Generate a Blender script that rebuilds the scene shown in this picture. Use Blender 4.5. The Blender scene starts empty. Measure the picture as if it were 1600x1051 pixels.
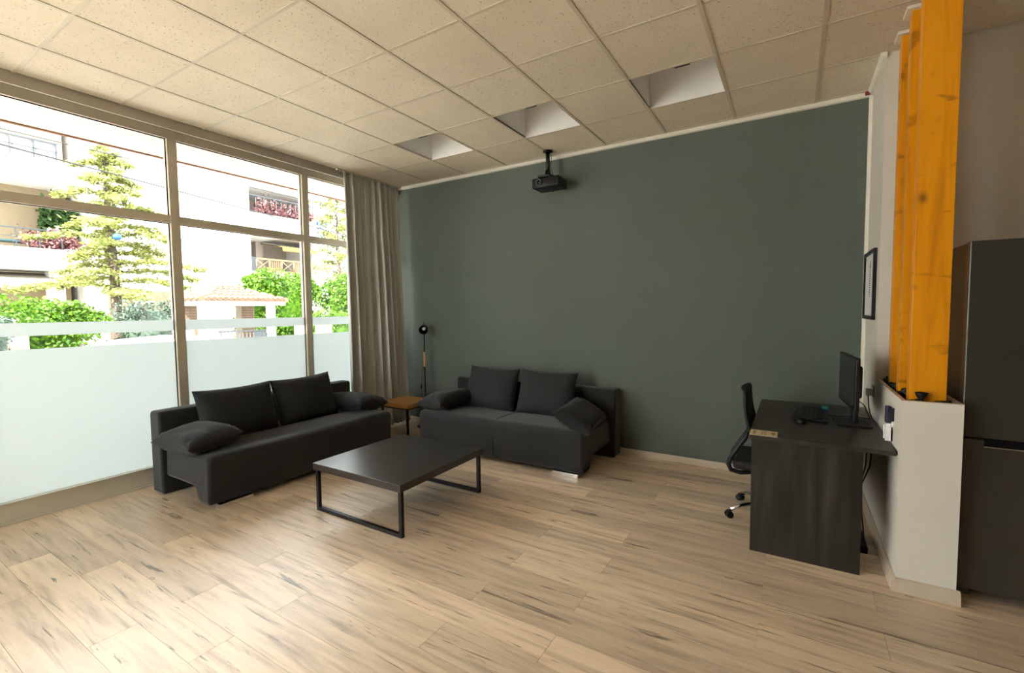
import bpy, bmesh, math, random
from mathutils import Vector, Matrix, Euler, noise
random.seed(7)
S = bpy.context.scene
COL = S.collection
PI = math.pi
V = Vector

# ------------------------------------------------------------------ camera
FPX, YAW, PITCH, ROLL = 718.226, 0.5496, -0.0573, -0.0106
CAM = V((3.477, -3.403, 1.515))
fw = V((-math.sin(YAW)*math.cos(PITCH), math.cos(YAW)*math.cos(PITCH), math.sin(PITCH)))
rt = V((math.cos(YAW), math.sin(YAW), 0)); up = rt.cross(fw)
rt2 = rt*math.cos(ROLL)+up*math.sin(ROLL); up2 = -rt*math.sin(ROLL)+up*math.cos(ROLL)
cd = bpy.data.cameras.new('camera'); cam = bpy.data.objects.new('camera', cd); COL.objects.link(cam)
cd.sensor_fit = 'HORIZONTAL'; cd.sensor_width = 36.0; cd.lens = FPX/1600*36; cd.clip_start = .02; cd.clip_end = 300
M = Matrix((rt2, up2, -fw)).transposed().to_4x4(); M.translation = CAM
cam.matrix_world = M
S.camera = cam
def at(u, v, x):
    """where the sight line through a photograph point meets the real plane at distance x"""
    d = rt2*((u-800)/FPX) - up2*((v-525.5)/FPX) + fw
    return CAM + d*((x-CAM.x)/d.x)

# ------------------------------------------------------------------ sky, sun, exposure
W = bpy.data.worlds.new('sky'); S.world = W; W.use_nodes = True
bg = W.node_tree.nodes['Background']; bg.inputs[0].default_value = (.96, .98, 1.0, 1); bg.inputs[1].default_value = 2.0
sd = bpy.data.lights.new('sun', 'SUN'); sd.energy = 9.0; sd.angle = math.radians(1.5); sd.color = (1, .95, .86)
so = bpy.data.objects.new('sun', sd); COL.objects.link(so); so.location = (10, -6, 20)
so.rotation_euler = V((-0.42, 0.72, -0.90)).to_track_quat('-Z', 'Y').to_euler()
S.view_settings.view_transform = 'Standard'; S.view_settings.look = 'None'
S.view_settings.gamma = 1; S.view_settings.use_curve_mapping = False
S.view_settings.exposure = 2.65
S.cycles.max_bounces = 14; S.cycles.diffuse_bounces = 8; S.cycles.transparent_max_bounces = 16
S.cycles.sample_clamp_indirect = 6; S.cycles.use_denoising = True

# ------------------------------------------------------------------ materials
def srgb(r, g, b):
    f = lambda c: (c/255)/12.92 if c/255 <= .04045 else ((c/255+.055)/1.055)**2.4
    return (f(r), f(g), f(b))
class NT:
    def __init__(s, name):
        s.m = bpy.data.materials.new(name); s.m.use_nodes = True; s.t = s.m.node_tree; s.n = s.t.nodes
        s.p = s.n['Principled BSDF']; s.out = s.n['Material Output']
    def new(s, typ, **k):
        n = s.n.new(typ)
        for a, b in k.items(): setattr(n, a, b)
        return n
    def link(s, a, b): s.t.links.new(a, b)
    def coords(s, scale=(1,1,1), rnd=False, world=False):
        tc = s.new('ShaderNodeTexCoord'); mp = s.new('ShaderNodeMapping'); mp.inputs['Scale'].default_value = scale
        if world:
            g = s.new('ShaderNodeNewGeometry'); s.link(g.outputs['Position'], mp.inputs['Vector'])
        elif rnd:
            oi = s.new('ShaderNodeObjectInfo'); mu = s.new('ShaderNodeVectorMath', operation='ADD')
            sc_ = s.new('ShaderNodeMath', operation='MULTIPLY'); sc_.inputs[1].default_value = 37.0
            s.link(oi.outputs['Random'], sc_.inputs[0]); s.link(sc_.outputs[0], mu.inputs[1]); s.link(tc.outputs['Object'], mu.inputs[0])
            s.link(mu.outputs[0], mp.inputs['Vector'])
        else: s.link(tc.outputs['Object'], mp.inputs['Vector'])
        return mp.outputs[0]
    def noise(s, vec, scale=5, detail=4, rough=.55, dist=0):
        n = s.new('ShaderNodeTexNoise'); n.inputs['Scale'].default_value = scale; n.inputs['Detail'].default_value = detail
        n.inputs['Roughness'].default_value = rough; n.inputs['Distortion'].default_value = dist; s.link(vec, n.inputs['Vector']); return n.outputs['Fac']
    def ramp(s, fac, stops):
        r = s.new('ShaderNodeValToRGB'); e = r.color_ramp.elements
        while len(e) < len(stops): e.new(.5)
        for i, (p_, c) in enumerate(stops): e[i].position = p_; e[i].color = (*c, 1) if len(c) == 3 else c
        s.link(fac, r.inputs[0]); return r.outputs[0]
    def mix(s, fac, a, b, mode='MIX'):
        m = s.new('ShaderNodeMix', data_type='RGBA', blend_type=mode)
        for i, x in ((0, fac), (6, a), (7, b)):
            if hasattr(x, 'is_linked'): s.link(x, m.inputs[i])
            else: m.inputs[i].default_value = x if i == 0 else (*x, 1)
        return m.outputs[2]
    def bump(s, h, strength=.3, dist=.002):
        b = s.new('ShaderNodeBump'); b.inputs['Strength'].default_value = strength; b.inputs['Distance'].default_value = dist
        s.link(h, b.inputs['Height']); s.link(b.outputs[0], s.p.inputs['Normal'])
    def col(s, c):
        if hasattr(c, 'is_linked'): s.link(c, s.p.inputs['Base Color'])
        else: s.p.inputs['Base Color'].default_value = (*c, 1)
    def set(s, rough=.5, metal=0, spec=.5, sheen=0):
        s.p.inputs['Roughness'].default_value = rough; s.p.inputs['Metallic'].default_value = metal
        s.p.inputs['Specular IOR Level'].default_value = spec; s.p.inputs['Sheen Weight'].default_value = sheen; return s
MT = {}
def plain(name, c, rough=.5, metal=0, spec=.5, var=.06, vs=6.0, bump=0, bs=60, sheen=0, bd=.002):
    t = NT(name); v = t.coords()
    lo = tuple(x*(1-var) for x in c); hi = tuple(min(1, x*(1+var)) for x in c)
    t.col(t.ramp(t.noise(v, vs, 3), [(.3, lo), (.7, hi)])); t.set(rough, metal, spec, sheen)
    if bump: t.bump(t.noise(v, bs, 3), bump, bd)
    MT[name] = t.m
def leafmat(name, c1, c2, c3):
    t = NT(name); g = t.coords(world=True)
    t.col(t.ramp(t.noise(g, 9, 3), [(.32, c1), (.5, c2), (.68, c3)])); t.set(.55, 0, .3)
    tr = t.new('ShaderNodeBsdfTranslucent'); tr.inputs[0].default_value = (*c3, 1)
    mx = t.new('ShaderNodeMixShader'); mx.inputs[0].default_value = .3
    t.link(t.p.outputs[0], mx.inputs[1]); t.link(tr.outputs[0], mx.inputs[2]); t.link(mx.outputs[0], t.out.inputs[0]); MT[name] = t.m

plain('white_paint', (.72, .69, .62), .55, bump=.12, bs=140, var=.02)
plain('cream_paint', (.60, .54, .45), .6, bump=.1, bs=140, var=.02)
plain('green_paint', (.110, .136, .116), .62, spec=.35, bump=.12, bs=160, var=.05, vs=1.2)
plain('trim_white', (.82, .78, .70), .45, var=.02)
plain('skirting', (.58, .49, .38), .4, var=.06, vs=3)
plain('alu', (.58, .52, .41), .42, .2, .5, var=.03)
plain('alu_light', (.66, .63, .54), .4, .3, .5, var=.03)
plain('alu_dark', (.46, .42, .35), .45, .3, var=.03)
plain('gasket', (.006, .006, .007), .8, spec=.1)
plain('grid_bar', (.62, .54, .42), .5, var=.02)
plain('fixture_white', (.86, .85, .84), .35, var=.01)
plain('sofa_fabric', (.0145, .0155, .0178), .85, spec=.35, var=.14, vs=140, bump=.5, bs=420, sheen=.22, bd=.0012)
plain('cushion_fabric', (.0125, .0135, .0160), .8, spec=.38, var=.14, vs=140, bump=.4, bs=420, sheen=.10, bd=.0012)
plain('chrome', (.80, .80, .82), .16, 1, var=.01)
plain('lens_metal', (.10, .10, .105), .35, .8)
plain('black_metal', (.010, .010, .011), .4, .3, .5, var=.05)
plain('black_plastic', (.006, .006, .007), .5, spec=.35, var=.06)
plain('black_mesh', (0.0072, 0.0072, 0.0078), .75, bump=.4, bs=300)
plain('screen_glass', (.010, .011, .012), .22, spec=.35, var=.02)
plain('pale_wood', (.60, .34, .15), .4, var=.15, vs=8)
plain('stone_black', (.012, .012, .012), .32, var=.4, vs=30, bump=.2, bs=40)
plain('fridge_steel', (0.085, 0.0799, 0.068), .36, .6, .5, var=.05, vs=2)
plain('fridge_side', (0.0385, 0.035, 0.0301), .45, .2, var=.04)
plain('red_plastic', (.22, .02, .025), .5)
plain('paper', (.80, .80, .80), .6, var=.02)
plain('navy_plastic', (.012, .013, .035), .35)
plain('grey_plastic', (.42, .40, .36), .5)
plain('ink', (.02, .02, .02), .6)
plain('label_wood', (.60, .50, .31), .55, var=.1, vs=40)
plain('soil', (.02, .017, .013), .9, bump=.5, bs=40)
# outside
plain('stucco_white', (0.5904, 0.576, 0.5544), .8, bump=.2, bs=30, var=.03)
plain('stucco_cream', (0.198, 0.15, 0.09), .8, bump=.2, bs=30, var=.04)
plain('stucco_blush', (0.28, 0.231, 0.189), .8, bump=.2, bs=30, var=.03)
plain('soffit_paint', (0.432, 0.348, 0.252), .75, bump=.15, bs=50, var=.03)
plain('terracotta_edge', (0.105, 0.035, 0.015), .7)
plain('roof_tile', (0.099, 0.054, 0.03), .8, var=.25, vs=4, bump=.3, bs=30)
plain('brick_face', (0.125, 0.0725, 0.0425), .85, var=.2, vs=9)
plain('mortar', (0.22, 0.188, 0.152), .9)
plain('timber_rail', (0.145, 0.0825, 0.035), .6, var=.12)
plain('awning_cream', (0.32, 0.288, 0.24), .8)
plain('awning_ochre', (0.1375, 0.0775, 0.02), .8, var=.1)
plain('shutter_grey', (0.135, 0.141, 0.144), .6)
plain('rail_iron', (0.03, 0.036, 0.042), .5, .3)
plain('teal_paint', (0.012, 0.051, 0.06), .5)
plain('asphalt', (.34, .33, .31), .9, bump=.4, bs=60, var=.12)
plain('paving', (.60, .56, .50), .85, bump=.3, bs=30, var=.1)
plain('car_paint', (0.1008, 0.1155, 0.1344), .25, .2, .6, var=.01)
plain('car_glass', (.03, .04, .05), .08, 0, .6)
plain('rubber', (.015, .015, .015), .8)
plain('bark', (0.06, 0.0425, 0.03), .9, var=.3, vs=12, bump=.6, bs=20)
plain('cable_black', (0.006, 0.006, 0.0068), .6)
plain('flag_blue', (0.0045, 0.03, 0.126), .7)
plain('flag_white', (.80, .80, .82), .7)
plain('bag_blue', (0.003, 0.054, 0.15), .5)
plain('pink_bloom', (0.1463, 0.052, 0.05525), .8, var=.3, vs=8)
leafmat('leaf_bright', (0.01785, 0.05712, 0.002856), (0.04284, 0.1071, 0.004284), (0.08568, 0.1642, 0.00714))
leafmat('leaf_conifer', (.07, .09, .02), (.15, .17, .045), (.24, .25, .07))
leafmat('leaf_grey', (0.03024, 0.0504, 0.03528), (0.05544, 0.08064, 0.06048), (0.08568, 0.1134, 0.08568))
leafmat('leaf_yucca', (0.0252, 0.063, 0.0084), (0.0504, 0.105, 0.0126), (0.084, 0.1428, 0.021))
leafmat('leaf_pot', (0.0084, 0.0336, 0.0084), (0.021, 0.0588, 0.0126), (0.0504, 0.0924, 0.021))

# clear glass and frosted film
t = NT('pane_glass'); t.n.remove(t.p)
tr = t.new('ShaderNodeBsdfTransparent'); tr.inputs[0].default_value = (.95, .97, .96, 1)
gl = t.new('ShaderNodeBsdfGlossy'); gl.inputs['Roughness'].default_value = .02
fr = t.new('ShaderNodeFresnel'); fr.inputs[0].default_value = 1.3
mx = t.new('ShaderNodeMixShader'); t.link(fr.outputs[0], mx.inputs[0]); t.link(tr.outputs[0], mx.inputs[1]); t.link(gl.outputs[0], mx.inputs[2])
t.link(mx.outputs[0], t.out.inputs[0]); MT['pane_glass'] = t.m
t = NT('frosted_film'); t.n.remove(t.p)
tl = t.new('ShaderNodeBsdfTranslucent'); tl.inputs[0].default_value = (.62, .66, .67, 1)
df = t.new('ShaderNodeBsdfDiffuse'); df.inputs[0].default_value = (.80, .82, .80, 1)
mx = t.new('ShaderNodeMixShader'); mx.inputs[0].default_value = .30
t.link(tl.outputs[0], mx.inputs[1]); t.link(df.outputs[0], mx.inputs[2]); t.link(mx.outputs[0], t.out.inputs[0]); MT['frosted_film'] = t.m

# curtain cloth, lets a little light through
t = NT('curtain_cloth'); v = t.coords((1, 1, .15))
t.col(t.ramp(t.noise(v, 30, 2), [(.3, (.57, .575, .55)), (.7, (.60, .605, .58))])); t.set(.42, 0, .5, .2)
tl = t.new('ShaderNodeBsdfTranslucent'); tl.inputs[0].default_value = (.25, .26, .26, 1)
mx = t.new('ShaderNodeMixShader'); mx.inputs[0].default_value = .05
t.link(t.p.outputs[0], mx.inputs[1]); t.link(tl.outputs[0], mx.inputs[2]); t.link(mx.outputs[0], t.out.inputs[0]); MT['curtain_cloth'] = t.m

# floor plank: limed oak look, dark grain streaks and knots, differing from plank to plank
t = NT('plank_vinyl'); oi = t.new('ShaderNodeObjectInfo')
v1 = t.coords((.9, 9, 1), rnd=True); v2 = t.coords((1.15, 17, 1), rnd=True); v3 = t.coords((3.2, 40, 1), rnd=True)
base = t.ramp(t.noise(v1, 2.2, 5, .6, .3), [(.28, (.50, .38, .265)), (.5, (.74, .575, .41)), (.72, (.84, .675, .50))])
g2 = t.ramp(t.noise(v2, 1.3, 5, .6, .4), [(.26, (.46, .41, .36)), (.44, (1, 1, 1))])
c = t.mix(.75, base, g2, 'MULTIPLY')
st = t.ramp(t.noise(v2, 1.05, 4, .6, .8), [(.62, (0, 0, 0)), (.69, (1, 1, 1))])
c = t.mix(t.mix(.8, (0, 0, 0), st), c, (.10, .075, .055))
st2 = t.ramp(t.noise(v3, 1.0, 3, .6, .5), [(.655, (0, 0, 0)), (.71, (1, 1, 1))])
c = t.mix(t.mix(.75, (0, 0, 0), st2), c, (.07, .05, .038))
vk = t.coords((2.2, 5.0, 1), rnd=True)
vo = t.new('ShaderNodeTexVoronoi'); vo.inputs['Scale'].default_value = .95; t.link(vk, vo.inputs['Vector'])
kn = t.ramp(vo.outputs['Distance'], [(.0, (.5, .5, .5)), (.030, (.2, .2, .2)), (.042, (1, 1, 1)), (.055, (0, 0, 0))])
c = t.mix(t.mix(.65, (0, 0, 0), kn), c, (.06, .045, .035))
br = t.new('ShaderNodeMath', operation='MULTIPLY_ADD'); br.inputs[1].default_value = .34; br.inputs[2].default_value = .80
t.link(oi.outputs['Random'], br.inputs[0])
hs = t.new('ShaderNodeHueSaturation'); t.link(br.outputs[0], hs.inputs['Value']); t.link(c, hs.inputs['Color'])
t.col(hs.outputs[0]); t.set(.36, 0, .75); t.bump(t.noise(v3, 1.2, 4), .12, .001); MT['plank_vinyl'] = t.m

# dark desk board
t = NT('desk_board'); v1 = t.coords((7, 7, .7)); v2 = t.coords((60, 60, 1.4))
c = t.ramp(t.noise(v1, 1.6, 5, .6, .5), [(.30, (.008, .0068, .0055)), (.5, (.024, .021, .017)), (.70, (.052, .045, .037))])
c = t.mix(.5, c, t.ramp(t.noise(v2, 1, 4), [(.3, (.5, .5, .5)), (.7, (1, 1, 1))]), 'MULTIPLY')
t.col(c); t.set(.42, 0, .45); t.bump(t.noise(v2, 1, 3), .15, .001); MT['desk_board'] = t.m
t = NT('desk_top_board'); v1 = t.coords((8, .6, 7)); v2 = t.coords((60, 1.4, 60))
c = t.ramp(t.noise(v1, 1.6, 5, .6, .5), [(.25, (.020, .018, .015)), (.5, (.038, .034, .029)), (.75, (.065, .058, .049))])
c = t.mix(.4, c, t.ramp(t.noise(v2, 1, 4), [(.3, (.5, .5, .5)), (.7, (1, 1, 1))]), 'MULTIPLY')
t.col(c); t.set(.40, 0, .4); MT['desk_top_board'] = t.m
# coffee table: espresso veneer
t = NT('espresso_veneer'); v1 = t.coords((1.2, 12, 12))
t.col(t.ramp(t.noise(v1, 3, 5, .6, .3), [(.3, (.017, .013, .012)), (.7, (.030, .024, .022))])); t.set(.28, 0, .65); MT['espresso_veneer'] = t.m
# oak side table top
t = NT('oak_top'); v1 = t.coords((10, 1.0, 10))
t.col(t.ramp(t.noise(v1, 2.2, 5, .6, .3), [(.3, (.40, .19, .055)), (.7, (.58, .31, .10))])); t.set(.45, 0, .4); MT['oak_top'] = t.m
# varnished orange pine beam with knots
t = NT('orange_pine'); v1 = t.coords((9, 9, .55), rnd=True); v2 = t.coords((7.0, 0.01, 4.6), rnd=True)
c = t.ramp(t.noise(v1, 1.7, 5, .6, .6), [(.28, (.62, .22, .004)), (.5, (.80, .31, .005)), (.75, (.88, .38, .008))])
vo = t.new('ShaderNodeTexVoronoi'); vo.inputs['Scale'].default_value = 1.0; t.link(v2, vo.inputs['Vector'])
kn = t.ramp(vo.outputs['Distance'], [(.0, (1, 1, 1)), (.07, (.8, .8, .8)), (.12, (.35, .35, .35)), (.20, (0, 0, 0))])
c = t.mix(t.mix(.85, (0, 0, 0), kn), c, (.13, .042, .008))
v3 = t.coords((2.5, 2.5, 5.5), rnd=True)
stk = t.ramp(t.noise(v3, 1.3, 3, .5, 1.0), [(.61, (0, 0, 0)), (.69, (1, 1, 1))])
c = t.mix(t.mix(.55, (0, 0, 0), stk), c, (.20, .065, .008))
t.col(c); t.set(.38, 0, .4); MT['orange_pine'] = t.m
# mineral fibre ceiling tile: warm white with fissures and pin holes
t = NT('mineral_tile'); v1 = t.coords(rnd=True)
c = t.ramp(t.noise(v1, 3, 3), [(.3, (.75, .655, .52)), (.7, (.82, .72, .58))])
sp = t.ramp(t.noise(v1, 75, 3, .6), [(.30, (.30, .25, .19)), (.38, (1, 1, 1))])
c = t.mix(.9, c, sp, 'MULTIPLY')
t.col(c); t.set(.85, 0, .2); t.bump(t.noise(v1, 75, 3, .6), .25, .002); MT['mineral_tile'] = t.m

# ------------------------------------------------------------------ mesh helpers
class MB:
    def __init__(s): s.v = []; s.f = []; s.sm = []
    def add(s, vs, fs, smooth=False):
        o = len(s.v); s.v += [tuple(x) for x in vs]; s.f += [tuple(i+o for i in f) for f in fs]; s.sm += [smooth]*len(fs); return s
    def box(s, x0, x1, y0, y1, z0, z1):
        vs = [(x, y, z) for z in (z0, z1) for y in (y0, y1) for x in (x0, x1)]
        return s.add(vs, [(0,2,3,1), (4,5,7,6), (0,1,5,4), (2,6,7,3), (0,4,6,2), (1,3,7,5)])
    def rbox(s, x0, x1, y0, y1, z0, z1, r=.01, seg=2, mat=None):
        bm = bmesh.new()
        vs = [bm.verts.new((x, y, z)) for z in (z0, z1) for y in (y0, y1) for x in (x0, x1)]
        for f in [(0,2,3,1), (4,5,7,6), (0,1,5,4), (2,6,7,3), (0,4,6,2), (1,3,7,5)]: bm.faces.new([vs[i] for i in f])
        bmesh.ops.bevel(bm, geom=bm.edges[:], offset=r, segments=seg, profile=.5, affect='EDGES')
        if mat is not None: bm.transform(mat)
        bm.verts.index_update(); vv = [v.co[:] for v in bm.verts]; ff = [[v.index for v in f.verts] for f in bm.faces]; bm.free()
        return s.add(vv, ff, seg > 2)
    def cyl(s, p0, p1, r0, r1=None, n=12, caps=True):
        p0, p1 = V(p0), V(p1); r1 = r0 if r1 is None else r1
        d = (p1-p0).normalized(); a = d.orthogonal().normalized(); b = d.cross(a)
        vs = []
        for p, r in ((p0, r0), (p1, r1)):
            for i in range(n):
                q = 2*PI*i/n; vs.append(p+a*math.cos(q)*r+b*math.sin(q)*r)
        s.add(vs, [(i, (i+1) % n, n+(i+1) % n, n+i) for i in range(n)], True)
        if caps: s.add(vs, [tuple(range(n-1, -1, -1)), tuple(range(n, 2*n))])
        return s
    def tube(s, pts, r, n=8, closed=False):
        pts = [V(p) for p in pts]; m = len(pts); rings = []; a = None
        for i, p in enumerate(pts):
            if closed: d = pts[(i+1) % m]-pts[i-1]
            else: d = pts[min(i+1, m-1)]-pts[max(i-1, 0)]
            d.normalize()
            a = d.orthogonal().normalized() if a is None else (a-d*a.dot(d)).normalized()
            b = d.cross(a); rr = r[i] if isinstance(r, (list, tuple)) else r
            rings += [p+a*math.cos(2*PI*k/n)*rr+b*math.sin(2*PI*k/n)*rr for k in range(n)]
        fs = []
        for i in range(m if closed else m-1):
            j = (i+1) % m
            fs += [(i*n+k, i*n+(k+1) % n, j*n+(k+1) % n, j*n+k) for k in range(n)]
        s.add(rings, fs, True)
        if not closed: s.add(rings, [tuple(range(n-1, -1, -1)), tuple(range((m-1)*n, m*n))])
        return s
    def lathe(s, prof, c=(0, 0, 0), mat=None, n=24):
        vs = []
        for r, z in prof:
            for k in range(n):
                p = V((r*math.cos(2*PI*k/n), r*math.sin(2*PI*k/n), z)); p = (mat @ p) if mat is not None else p
                vs.append(p+V(c))
        fs = [(i*n+k, i*n+(k+1) % n, (i+1)*n+(k+1) % n, (i+1)*n+k) for i in range(len(prof)-1) for k in range(n)]
        return s.add(vs, fs, True)
    def prism(s, poly, axis, a0, a1, smooth=False):
        """poly: (p,q) points in the plane across 'axis'"""
        def P(p, q, a): return (a, p, q) if axis == 'x' else (p, a, q) if axis == 'y' else (p, q, a)
        n = len(poly); vs = [P(p, q, a0) for p, q in poly]+[P(p, q, a1) for p, q in poly]
        s.add(vs, [(i, (i+1) % n, n+(i+1) % n, n+i) for i in range(n)], smooth)
        return s.add(vs, [tuple(range(n-1, -1, -1)), tuple(range(n, 2*n))])
    def leaves(s, n, fn, size, flat=0.0, long=1.0):
        for _ in range(n):
            p = V(fn()); d = V((random.gauss(0, 1), random.gauss(0, 1), random.gauss(0, 1)*(1-flat))).normalized()
            e = d.orthogonal().normalized(); e.rotate(Matrix.Rotation(random.random()*6.28, 3, d)); z = size*random.uniform(.6, 1.3)
            g = d.cross(e)
            if flat: g = (g*(1-flat)+V((0, 0, 1)).cross(d)*flat).normalized()
            s.add([p-d*z*long, p+g*z*.5, p+d*z*long, p-g*z*.5], [(0, 1, 2, 3)])
        return s
    def mesh(s, name, origin=(0, 0, 0)):
        o = V(origin); me = bpy.data.meshes.new(name)
        me.from_pydata([tuple(V(v)-o) for v in s.v], [], s.f)
        me.polygons.foreach_set('use_smooth', s.sm)
        bm = bmesh.new(); bm.from_mesh(me); bmesh.ops.remove_doubles(bm, verts=bm.verts, dist=1e-6) if len(s.v) < 20000 else None
        if len(s.v) < 20000: bmesh.ops.recalc_face_normals(bm, faces=bm.faces)
        bm.to_mesh(me); bm.free(); return me
    def build(s, name, m, parent=None, local=False):
        """parts are written in world places (parent not turned) unless local"""
        o = (0, 0, 0) if (local or parent is None) else wloc(parent)
        me = s.mesh(name, o); ob = bpy.data.objects.new(name, me); COL.objects.link(ob); me.materials.append(MT[m])
        if parent is not None: ob.parent = parent
        return ob
def wloc(o):
    p = V((0, 0, 0))
    while o is not None: p += o.location; o = o.parent
    return p
def tag(o, label=None, cat=None, group=None, kind=None):
    if label: o['label'] = label
    if cat: o['category'] = cat
    if group: o['group'] = group
    if kind: o['kind'] = kind
    return o
def thing(name, loc, label, cat, group=None, rotz=0, kind=None):
    o = bpy.data.objects.new(name, None); COL.objects.link(o); o.empty_display_size = .1
    o.location = loc; o.rotation_euler = (0, 0, rotz); return tag(o, label, cat, group, kind)
def struct(name, mb, m, parent=None, label=None):
    o = mb.build(name, m, parent); return tag(o, label, kind='structure')
def copy(o, parent):
    c = o.copy(); COL.objects.link(c); c.parent = parent; return c

# room measures
XW, YB, XR, YR, ZC = -1.36, 1.25, 3.97, .59, 3.19      # window face, green wall, stub wall, rear right wall, ceiling
YF, XE = -7.0, 6.4                                      # wall behind the camera, far right wall

# ================================================================== floor
fl = struct('floor', MB().box(XW, XE, YF, YB, -.12, -.006), 'skirting', label='limed oak look plank floor')
PW, PL = .194, 1.30
full = MB().box(0, PL-.0016, 0, PW-.0014, -.006, 0).mesh('plank'); full.materials.append(MT['plank_vinyl'])
k = 0
y0 = -.574-PW*20
while y0 < YB:
    r = round((y0+.574)/PW); xs = (2.065 if r % 2 else 2.565)-PL*3; far_x = XE
    while xs < far_x:
        a, b, c0, d0 = max(xs, XW), min(xs+PL, far_x), y0, min(y0+PW, YB)
        if b-a > .02 and d0-c0 > .01:
            if b-a > PL-.001 and d0-c0 > PW-.001: me = full
            else:
                me = MB().box(0, b-a-.0016, 0, d0-c0-.0014, -.006, 0).mesh('plank'); me.materials.append(MT['plank_vinyl'])
            o = bpy.data.objects.new('plank', me); COL.objects.link(o); o.parent = fl; o.location = (a, c0, 0)
        xs += PL
    y0 += PW
q = MB()
o = MB().box(XW, XE, YF, -.574-PW*20-.001, -.006, 0).build('plank_field', 'plank_vinyl', fl); o['kind'] = 'stuff'

# ================================================================== walls
struct('wall_back', MB().box(XW-.3, XR+.2, YB, YB+.2, -.12, ZC+.5), 'green_paint')
wr = MB().box(XR, XE+.2, YR, YB, -.12, ZC+.5)
struct('wall_right', wr, 'white_paint')
struct('wall_far_right', MB().box(XE, XE+.2, YF-.2, YR, -.12, ZC+.5), 'green_paint')  # unseen wall, dark colour chosen to cut bounce light on the right
# ceiling: slab, exposed grid, tiles
ce = struct('ceiling', MB().box(XW-.25, XE+.2, YF-.2, YB+.2, ZC+.42, ZC+.7), 'white_paint', label='suspended ceiling of speckled square tiles in a beige grid')
XT = -1.15
GX = [.6*i for i in range(-1, 11)]; GY = [.6*i for i in range(-12, 3)]
fix = {(0, 0), (2, 0), (4, 0)}
tm = {}
def tile(x0, x1, y0, y1):
    key = (round(x1-x0, 3), round(y1-y0, 3))
    if key not in tm:
        tm[key] = MB().box(0, x1-x0, 0, y1-y0, 0, .015).mesh('ceiling_tile'); tm[key].materials.append(MT['mineral_tile'])
    o = bpy.data.objects.new('ceiling_tile', tm[key]); COL.objects.link(o); o.parent = ce; o.location = (x0, y0, ZC)
ex = [XT]+GX+[XE]; ey = [YF]+[y for y in GY if y > YF]+[YB]
g = .009
for i in range(len(ex)-1):
    for j in range(len(ey)-1):
        x0, x1, ya, yb = ex[i], ex[i+1], ey[j], ey[j+1]
        if x1-x0 < .05 or yb-ya < .05: continue
        if (round(x0/.6), round(ya/.6)) in fix and abs(ya) < .01 and min(abs(x0-c) for c in (0, 1.2, 2.4)) < .01: continue
        if x0 > 3.5 and x0 < XR and ya > YR-.1: x1 = min(x1, XR)
        if x0 >= XR-.01 and ya >= YR-.05: continue
        if yb > YR and x1 > XR+.02: yb = YR if x0 > XR-.01 else yb
        tile(x0+g, x1-g, ya+g, yb-g)
for x in GX:
    MB().box(x-.012, x+.012, YF, YB if x < XR else YR, ZC-.004, ZC+.012).build('grid_runner', 'grid_bar', ce)
for y in GY:
    if y > YF: MB().box(XT, XE if y < YR else XR, y-.010, y+.010, ZC-.0032, ZC+.010).build('grid_cross_bar', 'grid_bar', ce)

# recessed light boxes
for n, (cx, pos) in enumerate(((0, 'nearest the curtain'), (1.2, 'in the middle, above the projector'), (2.4, 'farthest from the windows'))):
    L = thing('recessed_light', (cx+.3, .3, ZC), f'white recessed square ceiling light box, the one {pos}', 'ceiling light', 'recessed ceiling lights')
    x0, x1, ya, yb, h = cx+.012, cx+.588, .012, .588, .30
    b = MB()
    b.box(x0-.004, x0, ya, yb, ZC-.002, ZC+h); b.box(x1, x1+.004, ya, yb, ZC-.002, ZC+h)
    b.box(x0, x1, ya-.004, ya, ZC-.002, ZC+h); b.box(x0, x1, yb, yb+.004, ZC-.002, ZC+h); b.box(x0, x1, ya, yb, ZC+h, ZC+h+.004)
    b.build('housing', 'fixture_white', L)
    MB().box(cx+.33, cx+.43, ya+.002, ya+.03, ZC+.004, ZC+.02).build('lamp_clip', 'black_metal', L)
    MB().cyl((cx+.1, .3, ZC+h-.04), (cx+.5, .3, ZC+h-.04), .014, n=10).build('tube_lamp', 'fixture_white', L)

# ceiling and corner trims
struct('trim_1', MB().prism([(YB-.035, ZC+.01), (YB-.035, ZC-.008), (YB-.02, ZC-.028), (YB+.001, ZC-.034), (YB+.001, ZC+.01)], 'x', XT, XR), 'trim_white')
struct('trim_2', MB().prism([(XR-.035, ZC+.01), (XR-.035, ZC-.008), (XR-.02, ZC-.028), (XR+.001, ZC-.034), (XR+.001, ZC+.01)], 'y', YR-.02, YB-.036), 'trim_white')
struct('trim_3', MB().box(XR-.022, XR+.001, YB-.03, YB+.001, .07, ZC-.035), 'trim_white')
tag(MB().rbox(XR-.052, XR-.018, YB-.066, YB-.037, ZC-.030, ZC-.004, .005).build('corner_clip', 'red_plastic'), 'small dark red plastic clip in the ceiling corner above the desk', 'clip')
# baseboards
def skirt(p0, p1, nrm, h=.062):
    pass
struct('baseboard_back', MB().prism([(YB, 0.001), (YB-.016, .001), (YB-.016, .048), (YB-.010, .060), (YB, .062)], 'x', XW+.1, XR-.017), 'skirting')
struct('baseboard_right', MB().prism([(XR, .001), (XR-.022, .001), (XR-.018, .055), (XR-.008, .070), (XR, .072)], 'y', -.332, YB), 'skirting')
struct('baseboard_front', MB().prism([(-.31, .001), (-.338, .001), (-.330, .05), (-.322, .066), (-.31, .072)], 'x', XR-.022, 4.225), 'skirting')

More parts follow.
